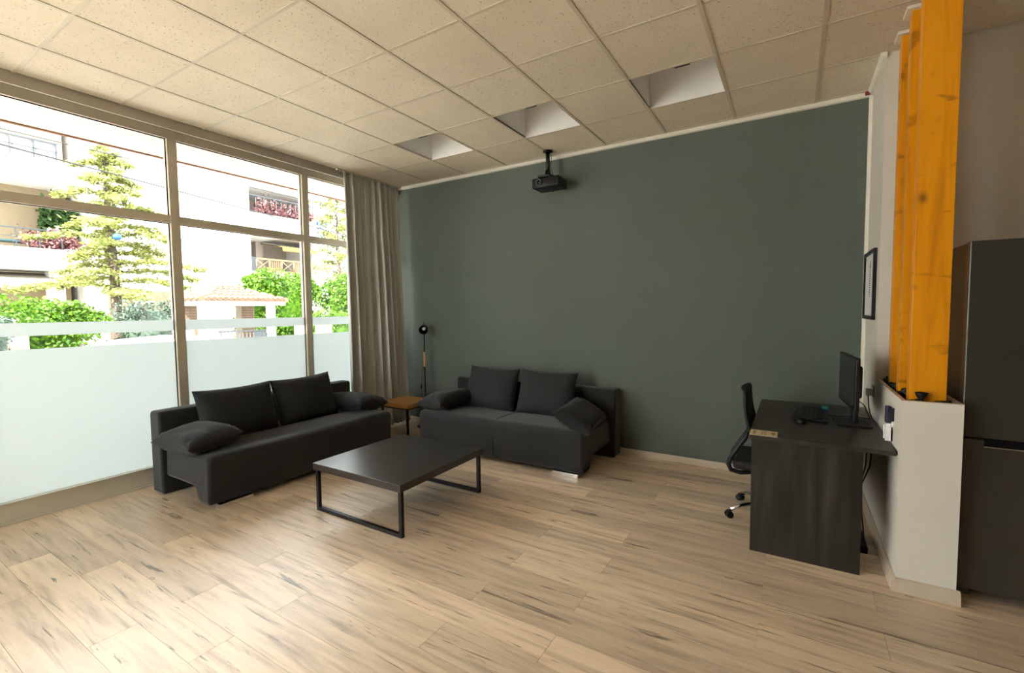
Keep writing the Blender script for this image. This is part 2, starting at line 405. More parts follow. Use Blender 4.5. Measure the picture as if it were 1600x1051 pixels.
# low planter wall with open trough
PX0, PX1, PY0, PY1, PH = XR, 4.21, -.31, YR, 1.02
pl = MB().box(PX0, PX1, PY0, PY1, 0, .90)
wt = .018
pl.box(PX0, PX0+wt, PY0, PY1, .90, PH).box(PX1-wt, PX1, PY0, PY1, .90, PH).box(PX0+wt, PX1-wt, PY0, PY0+wt, .90, PH)
struct('wall_planter', pl, 'white_paint', label='low white wall with a trough on top')
cp = MB().box(PX0-.001, PX0+wt, PY0, PY1, PH, PH+.003).box(PX1-wt, PX1, PY0, PY1, PH, PH+.003).box(PX0+wt, PX1-wt, PY0, PY0+wt, PH, PH+.003)
struct('trim_4', cp, 'skirting', label='raw board edge on top of the low white wall')

# ================================================================== window wall
GXp = -1.40
def window(n, ya, yb, film=True, horiz='y'):
    w = thing(f'window_{n}', (GXp, ya, 0), None, None); w['kind'] = 'structure'
    a, b = ya+.0375, yb-.0375
    MB().box(-1.44, XW, ya, yb, 0, .15).build('bottom_rail', 'alu_light', w)
    MB().box(-1.445, XW+.012, ya, yb, .148, .156).build('glazing_bead', 'alu_light', w)
    MB().box(-1.44, XW, ya, yb, 3.09, ZC+.02).build('top_rail', 'alu', w)
    MB().box(-1.44, XW, a, b, 2.335, 2.405).build('transom', 'alu', w)
    MB().box(-1.44, XW+.006, b, b+.075, .15, 3.09).build('mullion', 'alu', w)
    for z0, z1 in ((.15, 2.335), (2.405, 3.09)):
        MB().box(GXp-.003, GXp+.003, a, b, z0, z1).build('pane', 'pane_glass', w)
        q = MB(); e = .006
        for xx in (GXp+.004,):
            q.box(xx, xx+.008, a, a+e, z0, z1).box(xx, xx+.008, b-e, b, z0, z1).box(xx, xx+.008, a, b, z0, z0+e).box(xx, xx+.008, a, b, z1-e, z1)
        q.build('gasket', 'gasket', w)
    if film:
        MB().box(GXp+.0035, GXp+.0045, a, b, .15, 1.260).build('frosted_film', 'frosted_film', w)
        MB().box(GXp+.0035, GXp+.0045, a, b, 1.360, 1.458).build('frosted_stripe', 'frosted_film', w)
    return w
ys = [-6.56, -5.26, -3.98, -2.68, -1.375, -.045, 1.25]
for i in range(6): window(i+1, ys[i], ys[i+1], i > 1)
struct('wall_left', MB().box(-1.5, XW, YF-.2, ys[0]+.0375, -.12, ZC+.5).box(-1.5, XW+.0, ys[0], YB+.2, 3.195, ZC+.5), 'cream_paint')
# header fascia with curtain track, floor strip
struct('trim_5', MB().box(XT-.012, XT, YF, YB, 3.105, ZC+.012).box(XW, XT-.012, YF, YB, 3.172, 3.18), 'alu_dark')
struct('trim_6', MB().box(XW, XW+.03, YF, YB, .0002, .012).box(XW, XW+.012, YF, YB, .012, .03), 'alu_light')
tk = MB().box(-1.125, -1.085, .20, YB-.038, 3.173, 3.186)
tag(tk.build('curtain_track', 'alu_light'), 'pale metal curtain track under the ceiling at the window corner', 'curtain track')

# added glazed bay behind the camera, unseen, sized for the daylight it lets in
sf = thing('window_7', (0, YF, 0), None, None, kind='structure')
FX = .5
xs = [XW, -.43, FX]
for i in range(2):
    MB().box(xs[i]+.03, xs[i+1]-.03, YF-.053, YF-.047, .15, 3.09).build('pane', 'pane_glass', sf)
    MB().box(xs[i+1]-.03, xs[i+1]+.03, YF-.09, YF-.01, .15, 3.09).build('mullion', 'alu', sf)
MB().box(XW, FX, YF-.09, YF-.01, 0, .15).build('bottom_rail', 'alu', sf); MB().box(XW, FX, YF-.09, YF-.01, 3.09, ZC+.02).build('top_rail', 'alu', sf)
struct('wall_front', MB().box(XW, XE, YF-.2, YF, 3.21, ZC+.5).box(FX+.03, XE, YF-.2, YF, -.12, 3.21), 'green_paint')  # unseen, kept dark like the far wall so less light bounces back

# ================================================================== curtain
def curtain():
    NS, NZ = 220, 30; vs = []; fs = []
    for j in range(NZ+1):
        tz = j/NZ; z = 3.172-(3.172-.03)*tz
        for i in range(NS+1):
            s = i/NS
            top = V((-1.105, .285+.885*s, 0)); bot = V((-1.06+.07*s, .265+.925*s, 0))
            p = top.lerp(bot, tz**1.2)
            ph = s*2*PI*8.5+.9*math.sin(s*9)+.5*math.sin(s*23+1)+.35*tz*math.sin(s*14+2)
            am = (.026+.024*min(1, tz*2.2))*(.8+.35*math.sin(s*11+.5))
            if tz < .05: am *= .7
            off = am*math.sin(ph)+.004*math.sin(ph*2+1+1.5*tz)+ (.006*math.sin(s*2*PI*31) if tz < .12 else .006*max(0, 1-(tz-.12)*6)*math.sin(s*2*PI*31))
            p.x += off; p.y += .010*math.cos(ph*1.0)*min(1, tz*3)+.01*math.sin(tz*7+s*20)*tz*.4
            vs.append((p.x, min(p.y, YB-.022), z))
    for j in range(NZ):
        for i in range(NS):
            a = j*(NS+1)+i; fs.append((a, a+1, a+NS+2, a+NS+1))
    return MB().add(vs, fs, True)
cu = thing('curtain', (-1.15, .75, 0), 'floor-length grey pleated curtain beside the window and the green wall', 'curtain')
o = curtain().build('cloth', 'curtain_cloth', cu)
sm = o.modifiers.new('thickness', 'SOLIDIFY'); sm.thickness = .003
MB().box(-1.112, -1.098, .29, 1.165, 3.150, 3.168).build('heading_tape', 'curtain_cloth', cu)

# ================================================================== sofas
def rounded(poly, r, seg=5):
    out = []; n = len(poly)
    for i in range(n):
        p, a, b = V(poly[i]+(0,)), V(poly[i-1]+(0,)), V(poly[(i+1) % n]+(0,)); rr = r[i] if isinstance(r, list) else r
        d1, d2 = (a-p), (b-p); l = min(rr, d1.length*.49, d2.length*.49); s0 = p+d1.normalized()*l; e0 = p+d2.normalized()*l
        for k in range(seg+1):
            t_ = k/seg; q = s0.lerp(p, t_).lerp(p.lerp(e0, t_), t_); out.append((q.x, q.y))
    return out
def puff_extrude(poly, x0, x1, edge=.035, steps=6, extra=None):
    """extrude a closed (y,z) outline along x with rounded, shrinking ends"""
    cy = sum(p[0] for p in poly)/len(poly); cz = sum(p[1] for p in poly)/len(poly)
    st = [(x0, edge)]
    for k in range(1, steps+1): a_ = PI/2*k/steps; st.append((x0+edge*(1-math.cos(a_)), edge*(1-math.sin(a_))))
    N = 24
    for k in range(1, N): st.append((x0+edge+(x1-x0-2*edge)*k/N, 0))
    st += [(x1-(a_-x0), s_) for a_, s_ in reversed(st[:steps+1])]
    # inward offset of outline
    n = len(poly); nor = []
    area = sum(poly[i][0]*poly[(i+1) % n][1]-poly[(i+1) % n][0]*poly[i][1] for i in range(n))
    for i in range(n):
        a_, b_ = poly[i-1], poly[(i+1) % n]; tx, ty = b_[0]-a_[0], b_[1]-a_[1]; l = math.hypot(tx, ty) or 1
        nor.append(((-ty/l, tx/l) if area > 0 else (ty/l, -tx/l)))
    vs = []
    for x, s_ in st:
        for (y, z), (ny, nz) in zip(poly, nor):
            p = [x, y+ny*s_, z+nz*s_]
            if extra: p = extra(p, ny, nz)
            vs.append(p)
    m = len(st); fs = [(i*n+k, i*n+(k+1) % n, (i+1)*n+(k+1) % n, (i+1)*n+k) for i in range(m-1) for k in range(n)]
    b = MB().add(vs, fs, True); b.add(vs, [tuple(range(n-1, -1, -1)), tuple(range((m-1)*n, m*n))]); return b
def sofa(loc, rz, length, label, seam):
    s = thing('sofa', loc, label, 'sofa', 'dark grey sofas', rz)
    h = length/2
    puff_extrude(rounded([(.72, .004), (.905, .004), (.905, .70), (.73, .70)], [.02, .02, .05, .03]), -h, h, .022).build('backrest', 'sofa_fabric', s, True)
    # seat: deep front lip, hollow underneath
    out = [(.02, .035), (.20, .035), (.23, .15), (.715, .15), (.715, .40), (.0, .425)]
    rp = rounded(out, [.06, .05, .03, .01, .03, .075], 6)
    def extra(p, ny, nz):
        x, y, z = p
        if z > .3:
            z += .012*math.cos(x/h*PI/2)*min(1, max(0, (y+.0)/.2))
            z += .0045*noise.noise(V((x*3.1, y*4, 2.2)))
            if seam: z -= .010*math.exp(-((x-seam_x)/.018)**2)
        if y < .1:
            y += .006*noise.noise(V((x*2.4, z*5, 7)))-.008*math.cos(x/h*PI/2)
            if seam: y += .008*math.exp(-((x-seam_x)/.018)**2)
        # soft creases running down the ends
        if abs(x) > h-.05: x += (1 if x > 0 else -1)*.004*math.sin(y*70+4*noise.noise(V((y*9, z*4, 1))))*min(1, max(0, (.42-z)/.2))
        return [x, y, z]
    seam_x = 0.0
    puff_extrude(rp, -h+.03, h-.05, .03, extra=extra).build('seat', 'sofa_fabric', s, True)
    if seam:
        pts = [(seam_x, y, z+.0075 if z > .36 else z) for y, z in [(.70, .402), (.5, .412), (.3, .419), (.12, .420), (.05, .405), (.012, .36), (.0035, .25), (.008, .12), (.02, .06)]]
        MB().tube(pts, .004, 6).build('seam', 'cushion_fabric', s, True)
    for sx in (-1, 1):
        a_, b_ = sx*(h-.10), sx*(h-.36)
        MB().rbox(min(a_, b_), max(a_, b_), .012, .075, 0, .036, .003).build('foot', 'chrome', s, True)
    return s
# sofa at the windows: local x -> world y, local y(front->back) -> world -x
sofa((-.265, -.755, 0), PI/2, 1.94, 'dark grey fabric sofa with its back against the frosted windows', False)
sofa((.95, .325, 0), 0, 2.02, 'dark grey fabric sofa standing against the green wall', True)

def pillow(name, c, ex_, ey_, L, Wd, T, label, cat, group, wr=.006, seedv=0, pinch=.10, sag=0):
    """ex_/ey_: directions of the long and short sides, L/Wd full sizes, T thickness"""
    ex_, ey_ = V(ex_).normalized(), V(ey_); ey_ = (ey_-ex_*ey_.dot(ex_)).normalized(); ez_ = ex_.cross(ey_)
    R = Matrix((ex_, ey_, ez_)).transposed().to_4x4(); R.translation = V(c)
    N = 30; vs = []; fs = []; edge = []
    def pos(a, b, side):
        # side outline pulls in between corners
        x = L/2*a*(1-pinch*.55*(1-b*b)*abs(a)**3); y = Wd/2*b*(1-pinch*.8*(1-a*a)*abs(b)**3)
        f = ((1-abs(a)**3.2)*(1-abs(b)**3.2)); z = side*T/2*(max(0, f)**.46)
        nz = noise.noise(V((a*2.3+seedv, b*2.3, side*1.7+seedv*3)))*.010*min(1, f*3)
        e = max(abs(a), abs(b)); rim = math.exp(-((e-.86)/.10)**2)
        cre = wr*rim*math.sin((b if abs(a) > abs(b) else a)*26+5*noise.noise(V((a*3, b*3, seedv))))
        cor = wr*.9*math.sin(20*(abs(a)-abs(b))+seedv)*max(0, min(abs(a), abs(b))-.45)
        z += nz+side*(cre+cor)*min(1, f*6)
        z -= sag*(a*a)
        return (x, y, z)
    idx = {}
    for side in (1, -1):
        for j in range(N+1):
            for i in range(N+1):
                a = math.sin(PI/2*(2*i/N-1)); b = math.sin(PI/2*(2*j/N-1))
                idx[(side, i, j)] = len(vs); vs.append(pos(a, b, side))
        for j in range(N):
            for i in range(N):
                q = (idx[(side, i, j)], idx[(side, i+1, j)], idx[(side, i+1, j+1)], idx[(side, i, j+1)])
                fs.append(q if side == 1 else q[::-1])
    o = MB().add(vs, fs, True).build(name, 'cushion_fabric', None, True)
    tag(o, label, cat, group); o.matrix_world = R
    rim = [pos(math.sin(PI/2*(2*i/N-1)), -1, 1) for i in range(N)]+[pos(1, math.sin(PI/2*(2*j/N-1)), 1) for j in range(N)] \
        + [pos(-math.sin(PI/2*(2*i/N-1)), 1, 1) for i in range(N)]+[pos(-1, -math.sin(PI/2*(2*j/N-1)), 1) for j in range(N)]
    MB().tube(rim, .0035, 5, True).build('piping', 'cushion_fabric', o, True)
    return o
gb = 'back cushions'; ga = 'arm cushions'
lean = V((-.30, 0, .95))
pillow('back_cushion', (-.815, -1.175, .625), (0, 1, 0), lean, .68, .47, .19, 'dark grey back cushion on the window sofa, the one nearer the camera', 'cushion', gb, seedv=1)
pillow('back_cushion', (-.815, -.500, .630), (0, 1, .02), lean, .66, .47, .19, 'dark grey back cushion on the window sofa, the one nearer the curtain', 'cushion', gb, seedv=2)
lean = V((0, .30, .95))
pillow('back_cushion', (.575, .88, .635), (1, 0, -.02), lean, .66, .48, .19, 'dark grey back cushion on the green wall sofa, the left one', 'cushion', gb, seedv=3)
pillow('back_cushion', (1.27, .875, .635), (1, 0, -.01), lean, .66, .48, .19, 'dark grey back cushion on the green wall sofa, the right one', 'cushion', gb, seedv=4)
pillow('arm_cushion', (-.665, -1.585, .505), (1, .02, .03), (0, 1, .12), .60, .42, .20, 'grey arm cushion lying on the camera end of the window sofa', 'cushion', ga, .008, 5)
pillow('arm_cushion', (-.72, .04, .515), (1, .03, 0), (0, 1, -.12), .64, .40, .19, 'grey arm cushion lying on the curtain end of the window sofa', 'cushion', ga, .008, 6)
pillow('arm_cushion', (.17, .62, .520), (.10, 1, .02), (1, 0, .10), .64, .38, .20, 'black arm cushion on the wall sofa beside the small oak table', 'cushion', ga, .009, 7)
pillow('arm_cushion', (1.76, .66, .50), (-.12, 1, .02), (1, 0, -.50), .66, .38, .19, 'black arm cushion drooping over the right end of the wall sofa', 'cushion', ga, .009, 8)

# ================================================================== coffee table
ct = thing('coffee_table', (.83, -.79, 0), 'low square espresso coffee table on black metal sled legs', 'table')
x0, x1, ya, yb = .372, 1.292, -1.265, -.325
MB().rbox(x0, x1, ya, yb, .318, .370, .003).build('tabletop', 'espresso_veneer', ct)
for yy in (ya+.015, yb-.040):
    b = MB(); w_ = .026
    b.box(x0+.012, x1-.012, yy, yy+w_, 0, w_).box(x0+.012, x0+.012+w_, yy, yy+w_, w_, .318).box(x1-.012-w_, x1-.012, yy, yy+w_, w_, .318)
    b.build('sled_leg', 'black_metal', ct)

# ================================================================== side table
st = thing('side_table', (-.63, .775, 0), 'small square oak-topped side table with thin black legs between the sofas', 'table')
x0, x1, ya, yb = -.865, -.405, .545, 1.0
MB().rbox(x0, x1, ya, yb, .355, .402, .002).build('tabletop', 'oak_top', st)
MB().box(x0+.01, x1-.01, ya+.01, ya+.03, .338, .355).box(x0+.01, x1-.01, yb-.03, yb-.01, .338, .355).box(x0+.01, x0+.03, ya+.03, yb-.03, .338, .355).box(x1-.03, x1-.01, ya+.03, yb-.03, .338, .355).build('apron', 'black_metal', st)
for xx in (x0+.01, x1-.03):
    for yy in (ya+.01, yb-.03): MB().box(xx, xx+.02, yy, yy+.02, 0, .338).build('leg', 'black_metal', st)

# ================================================================== floor lamp
lx, ly = -.625, 1.10
lp = thing('floor_lamp', (lx, ly, 0), 'slim black floor lamp with a pale wood grip in the green corner', 'lamp')
MB().lathe([(0, 0), (.115, 0), (.118, .006), (.110, .014), (.02, .020), (0, .020)], (lx, ly, .0), n=28).build('base', 'black_metal', lp)
MB().cyl((lx, ly, .018), (lx, ly, .79), .009, n=10).build('lower_pole', 'black_metal', lp)
MB().lathe([(0, 0), (.011, 0), (.0125, .01), (.0125, .18), (.011, .19), (0, .19)], (lx, ly, .79), n=14).build('wood_grip', 'pale_wood', lp)
MB().cyl((lx, ly, .98), (lx, ly, 1.245), .008, n=10).build('upper_pole', 'black_metal', lp)
hd = (V((.55, -.80, -.30))).normalized(); Rm = hd.to_track_quat('Z', 'Y').to_matrix()
hc = V((lx, ly, 1.285))
sh = MB().lathe([(0, -.075), (.016, -.075), (.020, -.066), (.020, -.055), (.036, -.050), (.046, -.030), (.056, .02), (.060, .055), (.057, .055), (.052, .018), (.042, -.028), (.03, -.045), (0, -.047)], hc, Rm, 24)
sh.cyl(hc+V((0, 0, .05)), hc+V((0, 0, .085)), .006, n=8)
sh.build('shade', 'black_metal', lp)
MB().lathe([(0, .028), (.018, .022), (.026, .005), (.024, -.018), (.013, -.035), (0, -.04)], hc, Rm, 18).build('bulb', 'fixture_white', lp)
MB().tube([(lx-.01, ly-.012, .79), (lx-.035, ly-.02, .66), (lx-.048, ly-.02, .54), (lx-.05, ly-.01, .42), (lx-.04, ly, .2), (lx-.09, ly+.02, .03)], .0028, 6).build('cord', 'cable_black', lp)
MB().rbox(lx-.056, lx-.040, ly-.028, ly-.012, .50, .555, .004).build('cord_switch', 'black_plastic', lp)

# ================================================================== projector
pj = thing('projector', (1.24, 1.03, ZC), 'small black projector hanging from a ceiling pole before the green wall', 'projector')
MB().lathe([(0, .0), (.05, .0), (.05, -.012), (.022, -.02), (0, -.02)], (1.225, 1.035, ZC-.002), n=20).build('ceiling_plate', 'black_metal', pj)
MB().cyl((1.225, 1.035, ZC-.01), (1.225, 1.035, 2.985), .021, n=14).cyl((1.225, 1.035, 2.985), (1.225, 1.035, 2.925), .028, .030, n=14).build('pole', 'black_metal', pj)
b = MB().rbox(1.15, 1.30, .955, 1.11, 2.905, 2.925, .004)
for qx in (1.15, 1.28):
    b.rbox(qx, qx+.02, .94, 1.12, 2.885, 2.91, .003)
b.build('bracket', 'black_metal', pj)
MB().rbox(1.095, 1.405, .915, 1.135, 2.785, 2.890, .014, 3).build('body', 'black_plastic', pj)
ln = MB(); R90 = Matrix.Rotation(PI/2, 3, 'X')
ln.lathe([(.0, .006), (.022, .006), (.024, .014), (.034, .016), (.036, -.002), (0, -.002)], (1.185, .915, 2.842), R90, 22).build('lens_ring', 'lens_metal', pj)
MB().lathe([(0, .012), (.012, .010), (.021, .005), (.021, 0), (0, 0)], (1.185, .913, 2.842), R90, 18).build('lens', 'screen_glass', pj)
for qx in range(7): MB().box(1.27+.016*qx, 1.276+.016*qx, .9135, .916, 2.805, 2.865).build('vent_slot', 'gasket', pj)
for qx, qy in ((1.15, .96), (1.36, .96), (1.25, 1.1)): MB().cyl((qx, qy, 2.786), (qx, qy, 2.775), .011, n=10).build('foot', 'rubber', pj)
MB().tube([(1.25, 1.045, ZC-.03), (1.262, 1.05, 3.12), (1.248, 1.05, 3.02), (1.27, 1.06, 2.95), (1.28, 1.09, 2.88)], .003, 6).build('power_cord', 'cable_black', pj)

# ================================================================== desk
dk = thing('desk', (3.6, .38, 0), 'dark wood-grain desk with slab sides standing against the low white wall', 'desk')
MB().rbox(3.258, 3.962, -.268, 1.02, .711, .736, .003).build('desktop', 'desk_top_board', dk)
for yy in (-.245, .975): MB().box(3.272, 3.825, yy, yy+.022, 0, .711).build('side_panel', 'desk_board', dk)
MB().box(3.70, 3.718, -.223, .975, .30, .711).build('modesty_panel', 'desk_board', dk)
# wooden label plate near the edge
sg = thing('name_plate', (3.335, -.205, .736), 'small pale wooden name plate lying at the front corner of the desk', 'name plate')
MB().rbox(3.259, 3.409, -.266, -.135, .7362, .7402, .001).build('plate', 'label_wood', sg)
zt = .7404
def ring(cx, cy, r0, r1, b, n=28, sx=1, sy=1):
    vs = []
    for k in range(n):
        a = 2*PI*k/n
        for rr in (r0, r1): vs += [(cx+rr*math.cos(a)*sx, cy+rr*math.sin(a)*sy, zt), (cx+rr*math.cos(a)*sx, cy+rr*math.sin(a)*sy, zt+.0004)]
    for k in range(n):
        i, j = 4*k, 4*((k+1) % n); b.add(vs, [(i+1, j+1, j+3, i+3)]) if k == 0 else b.f.append(tuple(x+b_o for x in (i+1, j+1, j+3, i+3))) or b.sm.append(False)
        if k == 0: b_o = len(b.v)-len(vs)
    return b
e = MB(); ring(3.387, -.200, .0085, .0115, e, sx=1, sy=2.6)
e.box(3.383, 3.391, -.212, -.188, zt, zt+.0004).box(3.376, 3.398, -.202, -.198, zt, zt+.0004)
e.build('emblem', 'ink', sg)
b = MB(); b.box(3.362, 3.366, -.206, -.194, zt, zt+.0004)
for ln_, (cx, n, w_) in enumerate(((3.338, 4, .0042), (3.320, 3, .0042))):
    pass
for row, cx in enumerate((3.327, 3.343)):
    for kx in range(3):
        yy = -.248+kx*.034+(0 if row else .004)
        b.box(cx-.005, cx+.005, yy, yy+.005, zt, zt+.0004).box(cx-.005, cx-.003, yy, yy+.022, zt, zt+.0004).box(cx+.003, cx+.005, yy+.002, yy+.024, zt, zt+.0004)
        if kx != 1: b.box(cx-.001, cx+.001, yy, yy+.018, zt, zt+.0004)
for kx in range(9):
    yy = -.252+kx*.0115
    b.box(3.277, 3.291, yy, yy+.0035, zt, zt+.0004).box(3.277, 3.280, yy, yy+.008, zt, zt+.0004).box(3.287, 3.2895, yy, yy+.008, zt, zt+.0004)
b.build('lettering', 'ink', sg)['kind'] = 'stuff'

# monitor, turned slightly
mo = thing('computer_monitor', (3.80, .36, .736), 'thin black computer monitor on the desk turned toward the chair', 'monitor', rotz=math.radians(5))
q = MB().rbox(-.012, .014, -.255, .255, .125, .460, .006).build('panel', 'black_plastic', mo, True)
MB().box(-.0135, -.0122, -.245, .245, .140, .450).build('screen', 'screen_glass', q, True)
MB().rbox(.013, .05, -.14, .14, .19, .40, .015, 3).build('rear_housing', 'black_plastic', mo, True)
MB().rbox(.02, .052, -.045, .035, .012, .24, .008).build('stand', 'black_plastic', mo, True)
MB().rbox(-.075, .115, -.125, .105, .0005, .014, .006).build('base', 'black_plastic', mo, True)
MB().tube([(.05, -.01, .16), (.085, -.02, .13), (.11, -.02, .06), (.125, -.0, .012)], .0035, 6).build('video_cable', 'cable_black', mo, True)

# keyboard with lit cluster, mouse
kb = thing('keyboard', (3.615, .50, .736), 'chunky black keyboard with a cyan light on the dark desk', 'keyboard', rotz=math.radians(-4))
MB().rbox(-.085, .085, -.22, .22, .001, .026, .007).build('case', 'black_plastic', kb, True)
MB().rbox(-.120, -.082, -.21, .21, .001, .016, .006).build('wrist_rest', 'black_plastic', kb, True)
km = MB().rbox(0, .016, 0, .017, 0, .009, .002).mesh('key'); km.materials.append(MT['black_plastic'])
t = NT('cyan_led'); t.p.inputs['Emission Color'].default_value = (.02, .5, .55, 1); t.p.inputs['Emission Strength'].default_value = .02; t.col((.01, .06, .065)); MT['cyan_led'] = t.m
for i in range(5):
    for j in range(20):
        o = bpy.data.objects.new('key', km); COL.objects.link(o); o.parent = kb; o.location = (-.070+i*.0265, -.212+j*.0208, .0255)
MB().rbox(.045, .080, .12, .205, .0345, .0365, .0008).build('status_light', 'cyan_led', kb, True)
ms = thing('computer_mouse', (3.535, .235, .736), 'small black computer mouse beside the keyboard on the desk', 'mouse')
b = MB(); vs = []; N = 14
for j in range(8):
    a = PI/2*j/7
    for i in range(N): th = 2*PI*i/N; vs.append((3.535+.030*math.cos(th)*math.cos(a)**.6, .235+.052*math.sin(th)*math.cos(a)**.6, .7365+.030*math.sin(a)))
b.add(vs, [(j*N+i, j*N+(i+1) % N, (j+1)*N+(i+1) % N, (j+1)*N+i) for j in range(7) for i in range(N)]+[tuple(range(N))], True)
b.build('shell', 'black_plastic', ms); MB().cyl((3.533, .262, .762), (3.537, .262, .762), .006, n=12).build('scroll_wheel', 'rubber', ms)
kc = MB().tube([(3.70, .52, .744), (3.74, .55, .739), (3.82, .585, .739), (3.90, .57, .739), (3.945, .53, .742)], .003, 6)
tag(kc.build('keyboard_cable', 'cable_black'), 'thin black cable trailing from the keyboard across the desk to the wall', 'cable')

# wall socket with adaptor
sk = thing('power_outlet', (XR, .66, .92), 'grey power outlet with a plugged adaptor on the white wall behind the monitor', 'outlet')
MB().rbox(XR-.010, XR+.0, .625, .705, .88, .96, .003).build('cover_plate', 'grey_plastic', sk)
MB().rbox(XR-.045, XR-.010, .645, .685, .885, .935, .006).build('adaptor', 'grey_plastic', sk)
MB().tube([(XR-.03, .665, .886), (XR-.028, .65, .82), (XR-.024, .60, .77), (XR-.022, .52, .745), (XR-.025, .42, .742)], .0032, 6).build('power_cord', 'cable_black', sk)
for n, (dx, w_, l) in enumerate(((.0, 'nearer the desk panel', 0), (.03, 'closer to the white wall', 1))):
    pts = [(3.875+dx, .05+.05*n, .70), (3.87+dx*.7, .06, .55), (3.845+dx*.4, .05+.04*n, .42), (3.835+dx*.8, .06, .25), (3.85+dx, .10, .06)]
    tag(MB().tube(pts, .004, 6).build('desk_cable', 'cable_black'), f'black cable hanging behind the desk, the one {w_}', 'cable', 'desk cables')
tag(MB().rbox(3.835, 3.895, .05, .30, .001, .045, .006).build('power_strip', 'black_plastic'), 'black power strip on the floor behind the desk', 'power strip')

# remote control in a wall holder
rc = thing('remote_control', (XR, -.06, .76), 'white remote control with navy face in a holder on the low white wall', 'remote control')
MB().rbox(XR-.030, XR-.008, -.085, -.035, .750, .850, .004).build('body', 'paper', rc)
MB().rbox(XR-.031, XR-.007, -.086, -.034, .848, .945, .004).build('display', 'navy_plastic', rc)
MB().box(XR-.008, XR, -.092, -.028, .75, .86).box(XR-.034, XR-.0, -.092, -.086, .75, .83).box(XR-.034, XR, -.034, -.028, .75, .83).build('holder', 'paper', rc)
MB().rbox(XR-.012, XR, -.125, -.112, .87, .945, .003).build('hook', 'black_plastic', rc)

# framed picture
pf = thing('picture_frame', (XR-.01, .97, 1.66), 'black framed picture with a pale mat on the white wall above the desk', 'picture')
ya, yb, za, zb = .705, 1.225, 1.420, 1.925
f = MB(); w_ = .026
f.box(XR-.022, XR-.001, ya, ya+w_, za, zb).box(XR-.022, XR-.001, yb-w_, yb, za, zb).box(XR-.022, XR-.001, ya+w_, yb-w_, za, za+w_).box(XR-.022, XR-.001, ya+w_, yb-w_, zb-w_, zb)
f.build('frame', 'black_metal', pf)
MB().box(XR-.010, XR-.002, ya+w_, yb-w_, za+w_, zb-w_).build('mat_board', 'paper', pf)
pr = MB()
for i in range(13):
    z = 1.585+i*.0165; h = .030+.004*min(i, 12-i)
    pr.box(XR-.0112, XR-.0101, .955-h*.6, .955+h*.6, z, z+.008)
pr.prism([(.93, 1.80), (.98, 1.80), (.945, 1.855)], 'x', XR-.0112, XR-.0101)
pr.build('print', 'ink', pf)

# ================================================================== office chair
cx, cy = 3.385, .36
oc = thing('office_chair', (cx, cy, 0), 'black mesh swivel office chair pushed under the desk', 'chair')
MB().rbox(3.13, 3.60, .13, .59, .375, .435, .026, 4).build('seat', 'black_mesh', oc)
bk = []
for j in range(9):
    tz = j/8; z = .58+.35*tz; x = 3.235-.065*tz-.02*math.sin(tz*PI); wv = .20+.03*math.sin(tz*PI)-.03*tz
    bk.append((x, z, wv))
vs = []; fs = []
for x, z, wv in bk:
    for i in range(9):
        t_ = i/8*2-1; vs.append((x+.030*t_*t_, cy+wv*t_, z))
for j in range(8):
    for i in range(8): a = j*9+i; fs.append((a, a+1, a+10, a+9))
o = MB().add(vs, fs, True).build('backrest', 'black_mesh', oc); sm = o.modifiers.new('thickness', 'SOLIDIFY'); sm.thickness = .018
fp = [(vs[i][0], vs[i][1], vs[i][2]) for i in [j*9 for j in range(9)]+[72+i for i in range(1, 9)]+[j*9+8 for j in range(7, -1, -1)]+list(range(7, 0, -1))]
MB().tube(fp, .013, 8, True).build('back_frame', 'black_plastic', oc)
for yy in (.24, .48):
    MB().tube([(3.26, yy, .345), (3.17, yy, .325), (3.11, yy, .335), (3.092, yy, .375), (3.105, yy, .42), (3.15, yy, .50), (3.20, yy, .58), (3.215, yy, .63)], .017, 8).build('back_support', 'black_plastic', oc)
MB().tube([(3.19, .24, .36), (3.14, .24, .40), (3.14, .48, .40), (3.19, .48, .36)], .008, 6).build('support_bar', 'chrome', oc)
MB().rbox(3.28, 3.48, .27, .45, .335, .378, .01).build('tilt_mechanism', 'black_plastic', oc)
MB().cyl((cx, cy, .10), (cx, cy, .24), .026, n=16).cyl((cx, cy, .24), (cx, cy, .338), .014, n=14).build('gas_lift', 'black_plastic', oc)
MB().lathe([(0, .115), (.045, .112), (.05, .085), (.04, .07), (0, .07)], (cx, cy, 0), n=20).build('hub', 'chrome', oc)
for i in range(5):
    a = math.radians(213-72*i); d = V((math.cos(a), math.sin(a), 0)); R_ = .305 if i else .33
    p = V((cx, cy, 0))
    MB().tube([p+d*.035+V((0, 0, .098)), p+d*.15+V((0, 0, .095)), p+d*.24+V((0, 0, .085)), p+d*(R_-.01)+V((0, 0, .062))], [.022, .019, .016, .013], 8).build('base_arm', 'chrome', oc)
    pc = p+d*R_; s_ = d.cross(V((0, 0, 1)))
    cs = MB()
    for sg_ in (-1, 1): cs.cyl(pc+s_*sg_*.006+V((0, 0, .0265)), pc+s_*sg_*.024+V((0, 0, .0265)), .026, .023, n=16)
    cs.rbox(pc.x-.015, pc.x+.015, pc.y-.015, pc.y+.015, .03, .058, .005); cs.build('caster', 'black_plastic', oc)

